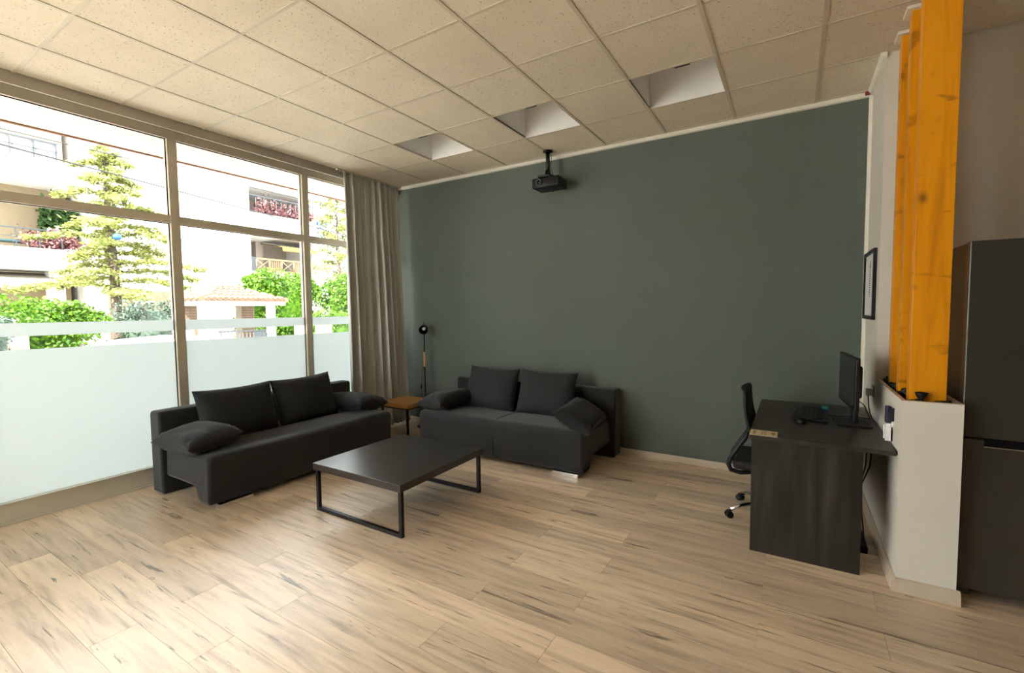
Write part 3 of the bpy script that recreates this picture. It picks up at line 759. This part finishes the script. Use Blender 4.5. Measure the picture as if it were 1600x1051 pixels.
# ================================================================== timber beams and stones
for n, (yy, lb) in enumerate(((-.225, 'nearest the camera'), (.065, 'in the middle'), (.345, 'nearest the white wall'))):
    B = thing('timber_beam', (4.085, yy+.04, .93), f'tall orange varnished pine beam rising from the trough, the one {lb}', 'beam', 'orange pine beams')
    MB().rbox(4.012, 4.160, yy, yy+.075, .93, ZC-.004, .0012).build('post', 'orange_pine', B)
    MB().box(3.985, 4.185, yy-.028, yy+.10, ZC-.022, ZC-.0045).build('ceiling_collar', 'trim_white', B)
struct('trim_7', MB().box(PX0+wt, PX1-wt, PY0+wt, PY1-.002, .90, 1.0), 'soil', label='dark soil filling the trough')
rs = random.Random(3)
sm_ = []
for q in range(6):
    bm = bmesh.new(); bmesh.ops.create_icosphere(bm, subdivisions=2, radius=1)
    for v in bm.verts:
        v.co *= 1+.22*noise.noise(v.co*1.3+V((q*9, 0, 0)))
    me = bpy.data.meshes.new('black_stone'); bm.to_mesh(me); bm.free(); me.polygons.foreach_set('use_smooth', [True]*len(me.polygons)); me.materials.append(MT['stone_black']); sm_.append(me)
cnt = 0
for it in range(1500):
    if cnt >= 150: break
    x, y = rs.uniform(PX0+wt+.022, PX1-wt-.022), rs.uniform(PY0+wt+.022, PY1-.03)
    if any(4.0 < x < 4.172 and yy-.012 < y < yy+.087 for yy in (-.225, .065, .345)): continue
    o = bpy.data.objects.new('black_stone', sm_[cnt % 6]); COL.objects.link(o)
    r = rs.uniform(.013, .021); o.scale = (r*rs.uniform(.9, 1.3), r*rs.uniform(.9, 1.3), r*.8)
    o.location = (x, y, 1.008+rs.uniform(0, .026)); o.rotation_euler = (rs.uniform(-.4, .4), rs.uniform(-.4, .4), rs.uniform(0, 6))
    tag(o, 'small glossy black pebble in the trough around the orange beams', 'stone', 'black pebbles in the trough'); cnt += 1
# small dark tea light cup on the trough edge
cup = thing('candle_cup', (4.055, -.262, 1.012), 'small dark metal cup standing in the trough before the front beam', 'candle holder')
MB().lathe([(0, 0), (.012, 0), (.013, .006), (.010, .014), (.018, .026), (.026, .044), (.027, .052), (.024, .052), (.016, .028), (0, .022)], (4.055, -.262, 1.012), n=24).build('bowl', 'black_metal', cup)

# ================================================================== fridge
fx0, fx1, fy, fz = 4.228, 4.828, -.205, 1.835
fr_ = thing('fridge', (4.53, .12, 0), 'tall dark steel fridge freezer at the right behind the low white wall', 'fridge')
MB().rbox(fx0+.004, fx1-.004, fy+.062, .44, .03, fz, .006).build('body', 'fridge_side', fr_)
d1 = MB().rbox(fx0, fx1, fy, fy+.058, .842, fz+.002, .006).build('door', 'fridge_steel', fr_)
pts = [(fx0, .045), (fx1, .045), (fx1, .832), (fx1-.03, .832), (fx1-.03, .795), (fx0+.085, .795), (fx0+.085, .832), (fx0, .832)]
d2 = MB().prism(pts, 'y', fy, fy+.058).build('door', 'fridge_steel', fr_)
MB().box(fx0+.086, fx1-.031, fy+.022, fy+.056, .797, .835).build('handle_recess', 'gasket', d2)
MB().box(fx0+.086, fx1-.031, fy+.001, fy+.012, .7955, .801).build('handle_lip', 'chrome', d2)
MB().box(fx0+.02, fx1-.02, fy+.03, fy+.06, .832, .842).build('seal', 'gasket', fr_)
for xx in (fx0+.05, fx1-.09):
    MB().cyl((xx, fy+.05, 0), (xx, fy+.05, .046), .018, n=12).build('foot', 'grey_plastic', fr_); MB().cyl((xx, .38, 0), (xx, .38, .032), .018, n=12).build('foot', 'grey_plastic', fr_)

# ================================================================== outside: ground and own overhang
GZ = -.35
struct('ground_street', MB().box(-60, -1.46, -60, 60, GZ-.3, GZ), 'asphalt')
struct('ground_pavement', MB().box(-4.0, -1.46, -40, 40, GZ+.001, -.06).box(-10.6, -9.0, -40, 40, GZ+.001, GZ+.13), 'paving')
struct('ground_front', MB().box(-1.46, 30, -60, YF-.21, GZ-.3, -.06), 'paving')
struct('ceiling_canopy', MB().box(-3.06, -1.505, -3.6, 14, 3.40, 3.75), 'soffit_paint', label='beige balcony soffit above the windows')
struct('trim_8', MB().box(-3.10, -3.06, -3.6, 14, 3.385, 3.80), 'terracotta_edge', label='terracotta red edge of the balcony above')

# ================================================================== outside: the houses across the street
BX = -18.0
def yz(u, v, x=BX): p = at(u, v, x); return p.y, p.z
# house with deep balconies, left
h1 = thing('apartment_house', (BX-3, -4, GZ), 'cream apartment house with white balcony parapets across the street', 'building')
ye = 2.25
MB().box(BX-6, BX-1.5, -18, ye+.45, GZ, 9.6).build('wall', 'stucco_cream', h1)
for z0, z1, nm in ((3.02, 3.74, 'lower'), (5.98, 6.70, 'upper')):
    b = MB().box(BX-1.5, BX, -18, ye, z0, z0+.22).box(BX-.14, BX, -18, ye, z0+.22, z1).box(BX-1.5, BX-.14, ye-.14, ye, z0+.22, z1)
    q = b.build('balcony', 'stucco_white', h1); q['label'] = f'white {nm} balcony parapet'
    r = MB().box(BX-.09, BX-.05, -18, ye, z1+.60, z1+.64).build('handrail', 'rail_iron', q)
    MB().box(BX-.085, BX-.055, -18, ye, z1+.33, z1+.35).build('mid_rail', 'rail_iron', q)
    for k in range(12): MB().box(BX-.085, BX-.055, ye-.1-k*.55, ye-.07-k*.55, z1, z1+.6).build('baluster', 'rail_iron', q)
MB().box(BX-1.5, BX-.2, ye+.0, ye+.45, 2.95, 3.80).box(BX-1.5, BX-.2, ye, ye+.45, 5.95, 6.75).build('side_wall', 'stucco_white', h1)
MB().box(BX-1.0, BX-.55, ye-.35, ye+.05, GZ, 3.02).build('column', 'stucco_white', h1)
for z0 in (GZ+.4, 3.8, 6.75):
    for y in (-1.55, -5.5):
        w = MB().box(BX-1.5, BX-1.44, y, y+1.9, z0, z0+2.0).build('shutter', 'shutter_grey', h1)
        for k in range(10): MB().box(BX-1.44, BX-1.42, y+.06, y+1.84, z0+.08+k*.19, z0+.20+k*.19).build('slat', 'shutter_grey', w)
# upper balcony screen panels of the railing
b = MB()
for k in range(5):
    y1 = ye-.05-k*1.15
    MB().box(BX-.12, BX-.10, y1-1.10, y1, 6.72, 7.30).build('rail_panel', 'shutter_grey', h1)
# awning with scalloped valance
aw = MB().add([(BX-1.4, -8, 3.0), (BX-1.4, ye-.2, 3.0), (BX-.1, ye-.2, 2.72), (BX-.1, -8, 2.72), (BX-1.4, -8, 2.97), (BX-1.4, ye-.2, 2.97), (BX-.1, ye-.2, 2.69), (BX-.1, -8, 2.69)], [(0, 1, 2, 3), (7, 6, 5, 4), (0, 3, 7, 4), (1, 5, 6, 2), (3, 2, 6, 7), (0, 4, 5, 1)]).build('awning', 'awning_cream', h1)
sc = [(-8, 2.72)]; n = 26
for k in range(n*6+1):
    y = -8+(ye-.2+8)*k/(n*6); sc.append((y, 2.47-.07*abs(math.sin(PI*k/6))))
sc.append((ye-.2, 2.72))
MB().prism(sc, 'x', BX-.10, BX-.08).build('valance', 'awning_cream', aw)
MB().cyl((BX-.1, ye-.25, 2.66), (BX-1.3, ye-.25, 1.6), .03, n=8).build('awning_arm', 'alu_light', aw)

# white house with loggias, right
h2 = thing('white_house', (BX-3, 7, GZ), 'tall white rendered house with recessed timber-railed balconies', 'building')
yl, yc, yr = 2.9, 8.62, 12.3
MB().box(BX-6, BX, yl, yc, GZ, 10.2).build('wall', 'stucco_white', h2)
MB().box(BX-6, BX-2.6, yc, yr, GZ, 10.2).build('rear_wall', 'stucco_blush', h2)
for z0, z1 in ((2.92, 3.46), (5.12, 6.18), (7.35, 10.2)):
    MB().box(BX-2.6, BX, yc, yr, z0, z1).build('slab_band', 'stucco_white', h2)
MB().box(BX-2.6, BX-.3, yr-.3, yr, GZ, 10.2).build('end_pier', 'stucco_white', h2)
MB().box(BX-2.2, BX-1.8, yc+1.25, yc+1.6, 3.46, 5.12).build('pier', 'stucco_blush', h2)
MB().box(BX-.5, BX-.05, yl+.3, yl+3.2, 2.42, 2.60).build('lintel', 'terracotta_edge', h2)
MB().box(BX-.02, BX+.03, yl+.4, yl+3.0, GZ, 2.40).build('garage_door', 'brick_face', h2)
rl = MB().box(BX-.06, BX, yc+.25, yr-.3, 4.02, 4.10).box(BX-.06, BX, yc+.25, yr-.3, 3.48, 3.54).build('timber_railing', 'timber_rail', h2)
y = yc+.25
pm = 0
while y < yr-.4:
    if pm % 2 == 0:
        y1 = min(y+.62, yr-.3)
        b = MB()
        for a_, c_ in (((y, 3.54), (y1, 4.02)), ((y, 4.02), (y1, 3.54))):
            b.cyl((BX-.03, a_[0], a_[1]), (BX-.03, c_[0], c_[1]), .022, n=6)
        b.cyl((BX-.03, y, 3.54), (BX-.03, y, 4.02), .03, n=6).cyl((BX-.03, y1, 3.54), (BX-.03, y1, 4.02), .03, n=6); b.build('cross_panel', 'timber_rail', rl); y = y1
    else:
        for k in range(6): MB().box(BX-.045, BX-.015, y+.05+k*.1, y+.085+k*.1, 3.54, 4.02).build('baluster', 'timber_rail', rl)
        y += .64
    pm += 1
MB().box(BX-.1, BX-.02, yc+.02, yc+.25, 3.46, 4.12).build('planter_box', 'rail_iron', h2)
a2 = MB().add([(BX-1.8, yc+1.5, 5.05), (BX-1.8, yr-.3, 5.05), (BX+.1, yr-.3, 4.75), (BX+.1, yc+1.5, 4.75), (BX-1.8, yc+1.5, 5.01), (BX-1.8, yr-.3, 5.01), (BX+.1, yr-.3, 4.71), (BX+.1, yc+1.5, 4.71)], [(0, 1, 2, 3), (7, 6, 5, 4), (0, 3, 7, 4), (1, 5, 6, 2), (3, 2, 6, 7), (0, 4, 5, 1)]).build('sun_blind', 'awning_ochre', h2)
sc = [(yc+1.5, 4.75)]
for k in range(61): sc.append((yc+1.5+(yr-.3-yc-1.5)*k/60, 4.55-.05*(k % 2)))
sc.append((yr-.3, 4.75)); MB().prism(sc, 'x', BX+.09, BX+.11).build('valance', 'awning_ochre', a2)
for k in range(14): MB().cyl((BX-.05, yc+.35+k*.25, 6.18), (BX-.05, yc+.35+k*.25, 6.95), .016, n=6).build('upper_baluster', 'rail_iron', h2)
MB().box(BX-.08, BX-.02, yc, yr-.3, 6.95, 7.0).build('upper_handrail', 'rail_iron', h2)
MB().leaves(900, lambda: (BX-.25+random.gauss(0, .12), yc+.4+random.random()*3.0, 6.3+abs(random.gauss(0, .28))), .10).build('balcony_plants', 'pink_bloom', h2)

# low garden wall, its pillars
gw = thing('garden_wall', (-9.7, -2, GZ), 'low pale garden wall in front of the hedge across the street', 'wall')
MB().box(-9.9, -9.6, -22, 2.6, GZ, .80).box(-9.9, -9.6, 6.1, 20, GZ, .80).build('plinth', 'stucco_blush', gw)
for y in (-.78, 2.2, 6.3, 5.55): MB().box(-9.98, -9.55, y-.16, y+.16, GZ, 1.12).build('pillar', 'stucco_blush', gw)

def bush(name, mat, c, rad, n, size, label, cat='hedge', group=None, stem=True, flat=0):
    b = thing(name, (c[0], c[1], GZ), label, cat, group)
    def fn():
        while True:
            d = V((random.gauss(0, 1), random.gauss(0, 1), random.gauss(0, 1))).normalized()
            r = random.uniform(.72, 1.03)
            d = V([math.copysign(abs(q)**.55, q) for q in d])
            p = V((c[0]+d.x*rad[0]*r, c[1]+d.y*rad[1]*r, c[2]+d.z*rad[2]*r))
            p += V((noise.noise(p*1.3), noise.noise(p*1.3+V((5, 5, 5))), noise.noise(p*1.3+V((9, 1, 3)))))*.28
            if p.z > GZ+.05: return p
    MB().leaves(n, fn, size, flat).build('foliage', mat, b)
    core = MB(); N = 16; vs = []
    bm = bmesh.new(); bmesh.ops.create_icosphere(bm, subdivisions=3, radius=1)
    for v in bm.verts:
        d = V([math.copysign(abs(q)**.6, q) for q in v.co]); v.co = V((d.x*rad[0], d.y*rad[1], d.z*rad[2]))*.74
    core.add([v.co+V(c) for v in bm.verts], [[v.index for v in f.verts] for f in bm.faces], True); bm.free()
    core.build('inner_growth', mat, b)
    return b
bush('clipped_hedge', 'leaf_bright', (-10.9, -1.35, .80), (.75, 2.45, 1.10), 20000, .052, 'bright green clipped hedge behind the low wall, left of the tiled gate', 'hedge')
bush('grey_shrub', 'leaf_grey', (-9.0, -1.42, .80), (.35, .52, .68), 2600, .05, 'grey-green shrub at the left end of the hedge', 'shrub')
bush('grey_shrub', 'leaf_grey', (-10.9, 1.90, .95), (.6, .72, .92), 4000, .05, 'grey-green shrub between the hedge and the tiled gate', 'shrub')
bush('round_tree', 'leaf_bright', (-14.4, 7.75, 1.60), (1.0, 1.55, 1.58), 15000, .07, 'round bright green bushy tree right of the tiled gate', 'tree')
bush('round_tree', 'leaf_bright', (-12.2, 9.55, 1.45), (.9, 1.25, 1.65), 11000, .068, 'bright green bushy tree seen beside the curtain', 'tree')
bush('clipped_hedge', 'leaf_bright', (-10.65, 8.2, .62), (.40, 2.0, .95), 10000, .052, 'low bright hedge beneath the bushy trees', 'hedge')

# tiled gate canopy
gx = -12.0
gp = thing('gate_canopy', (gx, 4.5, GZ), 'garden gate canopy with terracotta roof tiles on white posts', 'canopy')
y0_, y1_, xa, xb, zr, ze = 3.20, 5.95, gx-1.1, gx+.9, 2.30, 1.90
ry0, ry1, rx = 4.05, 4.95, (xa+xb)/2
for y in (3.62, 5.42):
    MB().box(xb-.28, xb-.08, y-.10, y+.10, GZ, 1.76).build('post', 'stucco_white', gp)
    MB().box(xa+.1, xa+.45, y-.22, y+.22, GZ, 1.76).build('brick_pillar', 'mortar', gp)
    for k in range(24):
        for j in range(2):
            MB().box(xa+.452, xa+.462, y-.20+j*.205, y-.01+j*.205, GZ+.05+k*.085, GZ+.115+k*.085).build('brick', 'brick_face', gp)
MB().box(xa+.05, xb-.05, y0_+.08, y1_-.08, 1.76, ze).build('beam', 'stucco_white', gp)
rf = MB().add([(xa, y0_, ze), (xb, y0_, ze), (xb, y1_, ze), (xa, y1_, ze), (rx, ry0, zr), (rx, ry1, zr)], [(0, 1, 4), (1, 2, 5, 4), (2, 3, 5), (3, 0, 4, 5), (3, 2, 1, 0)]).build('roof', 'roof_tile', gp)
def tile_row(p0, p1):
    p0, p1 = V(p0), V(p1); n_ = max(2, int((p1-p0).length/.26)); 
    for k in range(n_):
        a_, c_ = p0.lerp(p1, k/n_), p0.lerp(p1, min(1, (k+1.15)/n_)); MB().cyl(a_+V((0, 0, .035)), c_+V((0, 0, .02)), .075, .062, n=8).build('roof_tile', 'roof_tile', gp)
nf = 17
for k in range(nf):
    y = y0_+.08+(y1_-y0_-.16)*k/(nf-1)
    if y < ry0: f_ = (y-y0_)/(ry0-y0_)
    elif y > ry1: f_ = (y1_-y)/(y1_-ry1)
    else: f_ = 1
    tile_row((xb+.03, y, ze), (xb+(rx-xb)*f_, y, ze+(zr-ze)*f_))
for k in range(6):
    x = xa+.15+k*.33; f_ = 1-abs(x-rx)/(xb-rx)
    tile_row((x, y0_-.02, ze), (x, y0_+(ry0-y0_)*f_, ze+(zr-ze)*f_)); tile_row((x, y1_+.02, ze), (x, y1_+(ry1-y1_)*f_, ze+(zr-ze)*f_))
tile_row((rx, ry0, zr+.03), (rx, ry1, zr+.03))
gt = thing('iron_gate', (gx+.7, 4.5, GZ), 'dark iron garden gate under the tiled canopy', 'gate')
for k in range(13): MB().cyl((gx+.70, 3.85+k*.11, GZ), (gx+.70, 3.85+k*.11, .95), .012, n=6).build('bar', 'rail_iron', gt)
MB().box(gx+.68, gx+.72, 3.8, 5.25, .93, .97).box(gx+.68, gx+.72, 3.8, 5.25, GZ+.1, GZ+.14).build('rail', 'rail_iron', gt)
MB().box(gx+.69, gx+.71, 4.85, 5.25, GZ+.1, .95).build('mail_panel', 'rail_iron', gt)

# tall layered conifer
tx, ty = -15.2, 2.64
tr_ = thing('cedar_tree', (tx, ty, GZ), 'tall airy yellow-green cedar with layered boughs before the white house', 'tree')
MB().tube([(tx, ty, GZ), (tx+.05, ty-.02, 2), (tx, ty-.05, 4.2), (tx-.02, ty-.1, 5.9), (tx, ty-.12, 6.9)], [.17, .14, .10, .06, .015], 10).build('trunk', 'bark', tr_)
rb = random.Random(11)
for k in range(42):
    z = 2.15+4.55*(k/41)**.95; f_ = (z-2.15)/4.55; a = k*2.39996+rb.uniform(-.3, .3)
    ln_ = (2.55*(1-f_)**.7+.3)*rb.uniform(.45, 1.15); d = V((math.cos(a), math.sin(a), 0))
    p0 = V((tx, ty-.05, z)); p1 = p0+d*ln_*.5+V((0, 0, .10)); p2 = p0+d*ln_+V((0, 0, -.12-.1*(1-f_)))
    bo = MB().tube([p0, p1, p2], [.03, .018, .005], 5).build('bough', 'bark', tr_)
    def fn():
        t_ = random.random()**.7; c = p0.lerp(p1, t_*2) if t_ < .5 else p1.lerp(p2, t_*2-1)
        w = .07+.24*ln_/2*math.sin(PI*min(1, t_*.9+.1)); s_ = d.cross(V((0, 0, 1)))
        return c+s_*random.gauss(0, w*.75)+V((0, 0, random.gauss(0, .04)))+d*random.gauss(0, .1)
    MB().leaves(int(90+210*ln_), fn, .062, .45, 1.3).build('needles', 'leaf_conifer', bo)
bm = bmesh.new(); bmesh.ops.create_icosphere(bm, subdivisions=2, radius=.17)
tag(MB().add([v.co for v in bm.verts], [[v.index for v in f.verts] for f in bm.faces], True).build('blue_bag', 'bag_blue'), 'small bright blue bag caught in the cedar tree', 'bag')
bm.free()
bb = bpy.data.objects['blue_bag']; bb.location = at(183, 370, -13.5); bb.scale = (.5, .68, .6)

# thin pine beside the curtain
px_, py_ = -15.0, 11.0
pt = thing('thin_pine', (px_, py_, GZ), 'thin straggly pine tree behind the bushy tree next to the curtain', 'tree')
MB().tube([(px_, py_, GZ), (px_, py_+.1, 2.5), (px_+.1, py_-.05, 5), (px_, py_+.1, 7.2)], [.13, .10, .07, .02], 8).build('trunk', 'bark', pt)
for k in range(26):
    z = 3.0+4.2*k/25; a = k*2.4; ln_ = 1.25*rb.uniform(.5, 1.1)*(1-.3*k/25); p0 = V((px_, py_, z)); p2 = p0+V((math.cos(a)*ln_, math.sin(a)*ln_, .25))
    bo = MB().tube([p0, p0.lerp(p2, .5)+V((0, 0, .1)), p2], [.03, .02, .006], 5).build('bough', 'bark', pt)
    MB().leaves(110, lambda: p0.lerp(p2, random.uniform(.4, 1.05))+V((random.gauss(0, .16), random.gauss(0, .16), random.gauss(0, .09))), .085, .2, 1.2).build('needles', 'leaf_conifer', bo)

# flag on a slanted pole
fp_ = at(500, 350, -17.4)
fg = thing('flag', (fp_.x, fp_.y-.25, fp_.z-.45), 'blue and white striped flag hanging from a slanted pole by the white house', 'flag')
MB().cyl((BX-.35, fp_.y-.14, fp_.z-1.05), (fp_.x-.05, fp_.y-.25, fp_.z-.35), .02, n=8).cyl((fp_.x-.05, fp_.y-.25, fp_.z-.35), (fp_.x+.02, fp_.y-.25, fp_.z+.55), .02, n=8).build('pole', 'flag_white', fg)
for k in range(9):
    z0 = fp_.z+.42-k*.1; vs = []; fs = []
    for i in range(9):
        y = fp_.y-.24+i*.085; xo = .06*math.sin(i*1.1+k*.1); dz = -.045*i
        vs += [(fp_.x+xo, y, z0+dz), (fp_.x+xo, y, z0+dz-.1), (fp_.x+xo-.012, y, z0+dz), (fp_.x+xo-.012, y, z0+dz-.1)]
    for i in range(8): a = 4*i; fs += [(a, a+4, a+5, a+1), (a+2, a+3, a+7, a+6), (a, a+2, a+6, a+4), (a+1, a+5, a+7, a+3)]
    MB().add(vs, fs, True).build('stripe', 'flag_blue' if k % 2 == 0 else 'flag_white', fg)
# canton with a white cross
def patch(i0, i1, ka, kb, m, off):
    vs = []; fs = []; n_ = 6
    for i in range(n_+1):
        ii = i0+(i1-i0)*i/n_; y = fp_.y-.24+ii*.085; xo = .06*math.sin(ii*1.1+.2)+off; dz = -.045*ii
        za, zb = fp_.z+.42-ka*.1+dz, fp_.z+.42-kb*.1+dz
        vs += [(fp_.x+xo, y, za), (fp_.x+xo, y, zb), (fp_.x+xo-.008, y, za), (fp_.x+xo-.008, y, zb)]
    for i in range(n_): a = 4*i; fs += [(a, a+4, a+5, a+1), (a+2, a+3, a+7, a+6), (a, a+2, a+6, a+4), (a+1, a+5, a+7, a+3)]
    MB().add(vs, fs, True).build('canton', m, fg)
patch(0, 3.2, 0, 5, 'flag_blue', .020); patch(0, 3.2, 2, 3, 'flag_white', .032); patch(1.25, 1.95, 0, 5, 'flag_white', .033)

# overhead street cables
for (l, r_, lb) in (((0, 225), (470, 349), 'the lower, thicker one'), ((20, 205), (470, 311), 'the upper, thinner one')):
    a_, c_ = at(*l, -6.0), at(*r_, -6.0); d = c_-a_
    pts = [a_+d*q for q in (-1.6, -1, -.5, 0, .25, .5, .75, 1, 1.5, 2.2, 3)]
    tag(MB().tube(pts, .013 if 'lower' in lb else .009, 6).build('street_cable', 'cable_black'), f'dark cable strung along the street outside the windows, {lb}', 'cable', 'street cables')

# parked car (roof and bonnet show through the clear strip)
cxx = -6.2
pc_ = thing('parked_car', (cxx, 1.0, GZ), 'pale silver-blue parked car seen through the clear strip of the window', 'car')
prof = [(-1.15, GZ+.25), (-1.18, GZ+.62), (-1.05, GZ+.92), (-.55, GZ+1.30), (-.15, GZ+1.43), (.55, GZ+1.47), (1.15, GZ+1.42), (1.65, GZ+1.17), (2.05, GZ+1.0), (2.75, GZ+.92), (3.02, GZ+.78), (3.08, GZ+.5), (3.05, GZ+.25)]
vs = []; fs = []; n = len(prof)
for x_, s_ in ((-.84, 0), (-.80, 1), (-.5, 2), (.5, 2), (.80, 1), (.84, 0)):
    for y, z in prof:
        zz = z if s_ == 2 else (min(z, GZ+1.47-.06) if s_ == 1 else min(z, GZ+.95)); vs.append((cxx+x_*(.86 if (s_ and z > GZ+1.1) else 1), y, zz))
for i in range(5):
    for k in range(n): fs.append((i*n+k, i*n+(k+1) % n, (i+1)*n+(k+1) % n, (i+1)*n+k))
fs += [tuple(range(n-1, -1, -1)), tuple(range(5*n, 6*n))]
body = MB().add(vs, fs, True).build('body', 'car_paint', pc_)
for sx in (-1, 1):
    MB().prism([(-.70, GZ+.95), (-.42, GZ+1.28), (.50, GZ+1.38), (1.10, GZ+1.33), (1.62, GZ+1.02), (1.6, GZ+.95)], 'x', cxx+sx*.76-.005, cxx+sx*.76+.005).build('side_window', 'car_glass', pc_)
    for y in (-.45, 2.3): MB().cyl((cxx+sx*.68, y, GZ+.31), (cxx+sx*.86, y, GZ+.31), .31, n=20).build('wheel', 'rubber', pc_)

# spiky yuccas on the pavement
for n, (u, s_, lb) in enumerate(((262, 1.0, 'left of the first mullion'), (318, .9, 'right of the first mullion'))):
    p = at(u, 540, -3.55); b = thing('yucca', (p.x, p.y, -.06), f'spiky green yucca on the pavement outside, {lb}', 'plant', 'yuccas')
    top = 1.02
    MB().tube([(p.x, p.y, -.06), (p.x+.01, p.y, .4), (p.x, p.y, top-.05)], [.06, .05, .05], 8).build('stem', 'bark', b)
    for k in range(30):
        a = k*2.4; el = rb.uniform(.05, 1.25); L_ = rb.uniform(.22, .33)*s_; d = V((math.cos(a)*math.cos(el), math.sin(a)*math.cos(el), math.sin(el)))
        s2 = d.cross(V((0, 0, 1))).normalized()*.016; q0 = V((p.x, p.y, top-.06)); q1 = q0+d*L_*.5; q2 = q0+d*L_+V((0, 0, -.05)); th = V((0, 0, .004))
        MB().add([q0-s2*.6, q0+s2*.6, q1+s2, q1-s2, q2, q0-th, q1-th], [(0, 1, 2, 3), (3, 2, 4), (1, 0, 5), (1, 5, 6, 2), (5, 0, 3, 6), (2, 6, 4), (6, 3, 4)]).build('leaf', 'leaf_yucca', b)

# things on the lower balcony
fb = at(85, 378, BX-.3)
b = thing('flowering_shrub', (fb.x, fb.y, fb.z-.35), 'dusty pink flowering shrub spilling over the lower balcony', 'plant')
MB().leaves(1500, lambda: fb+V((random.gauss(0, .12), random.gauss(0, .34), random.gauss(0, .17))), .07).build('blooms', 'pink_bloom', b)
fb2 = at(93, 347, BX-.9)
b = thing('potted_tree', (fb2.x, fb2.y, fb2.z-.9), 'dark green potted tree at the end of the lower balcony', 'plant')
MB().leaves(1500, lambda: fb2+V((random.gauss(0, .15), random.uniform(-.5, .5), random.gauss(0, .32))), .09).build('foliage', 'leaf_pot', b)
MB().cyl((fb2.x, fb2.y, fb2.z-.95), (fb2.x, fb2.y, fb2.z), .03, n=6).build('stem', 'bark', b)
fb3 = at(20, 378, BX-.7)
b = thing('garden_table', (fb3.x, fb3.y, 3.24), 'teal painted table on the lower balcony', 'table')
MB().box(fb3.x-.3, fb3.x+.3, fb3.y-.9, fb3.y+.5, 3.95, 4.0).build('tabletop', 'teal_paint', b)
for sx in (-.25, .22):
    for sy in (-.85, .42): MB().box(fb3.x+sx, fb3.x+sx+.04, fb3.y+sy, fb3.y+sy+.04, 3.24, 3.95).build('leg', 'teal_paint', b)
for k in range(2):
    y = fb3.y+.85+k*.62
    b = thing('garden_chair', (fb3.x, y, 3.24), 'teal garden chair on the lower balcony, '+('beside the table' if k == 0 else 'next to the pink shrub'), 'chair', 'balcony chairs')
    MB().box(fb3.x-.22, fb3.x+.22, y-.22, y+.22, 3.66, 3.70).build('seat', 'teal_paint', b); MB().box(fb3.x-.22, fb3.x-.19, y-.22, y+.22, 3.70, 4.08).build('backrest', 'teal_paint', b)
    for sx in (-.2, .17):
        for sy in (-.2, .17): MB().box(fb3.x+sx, fb3.x+sx+.03, y+sy, y+sy+.03, 3.24, 3.66).build('leg', 'teal_paint', b)
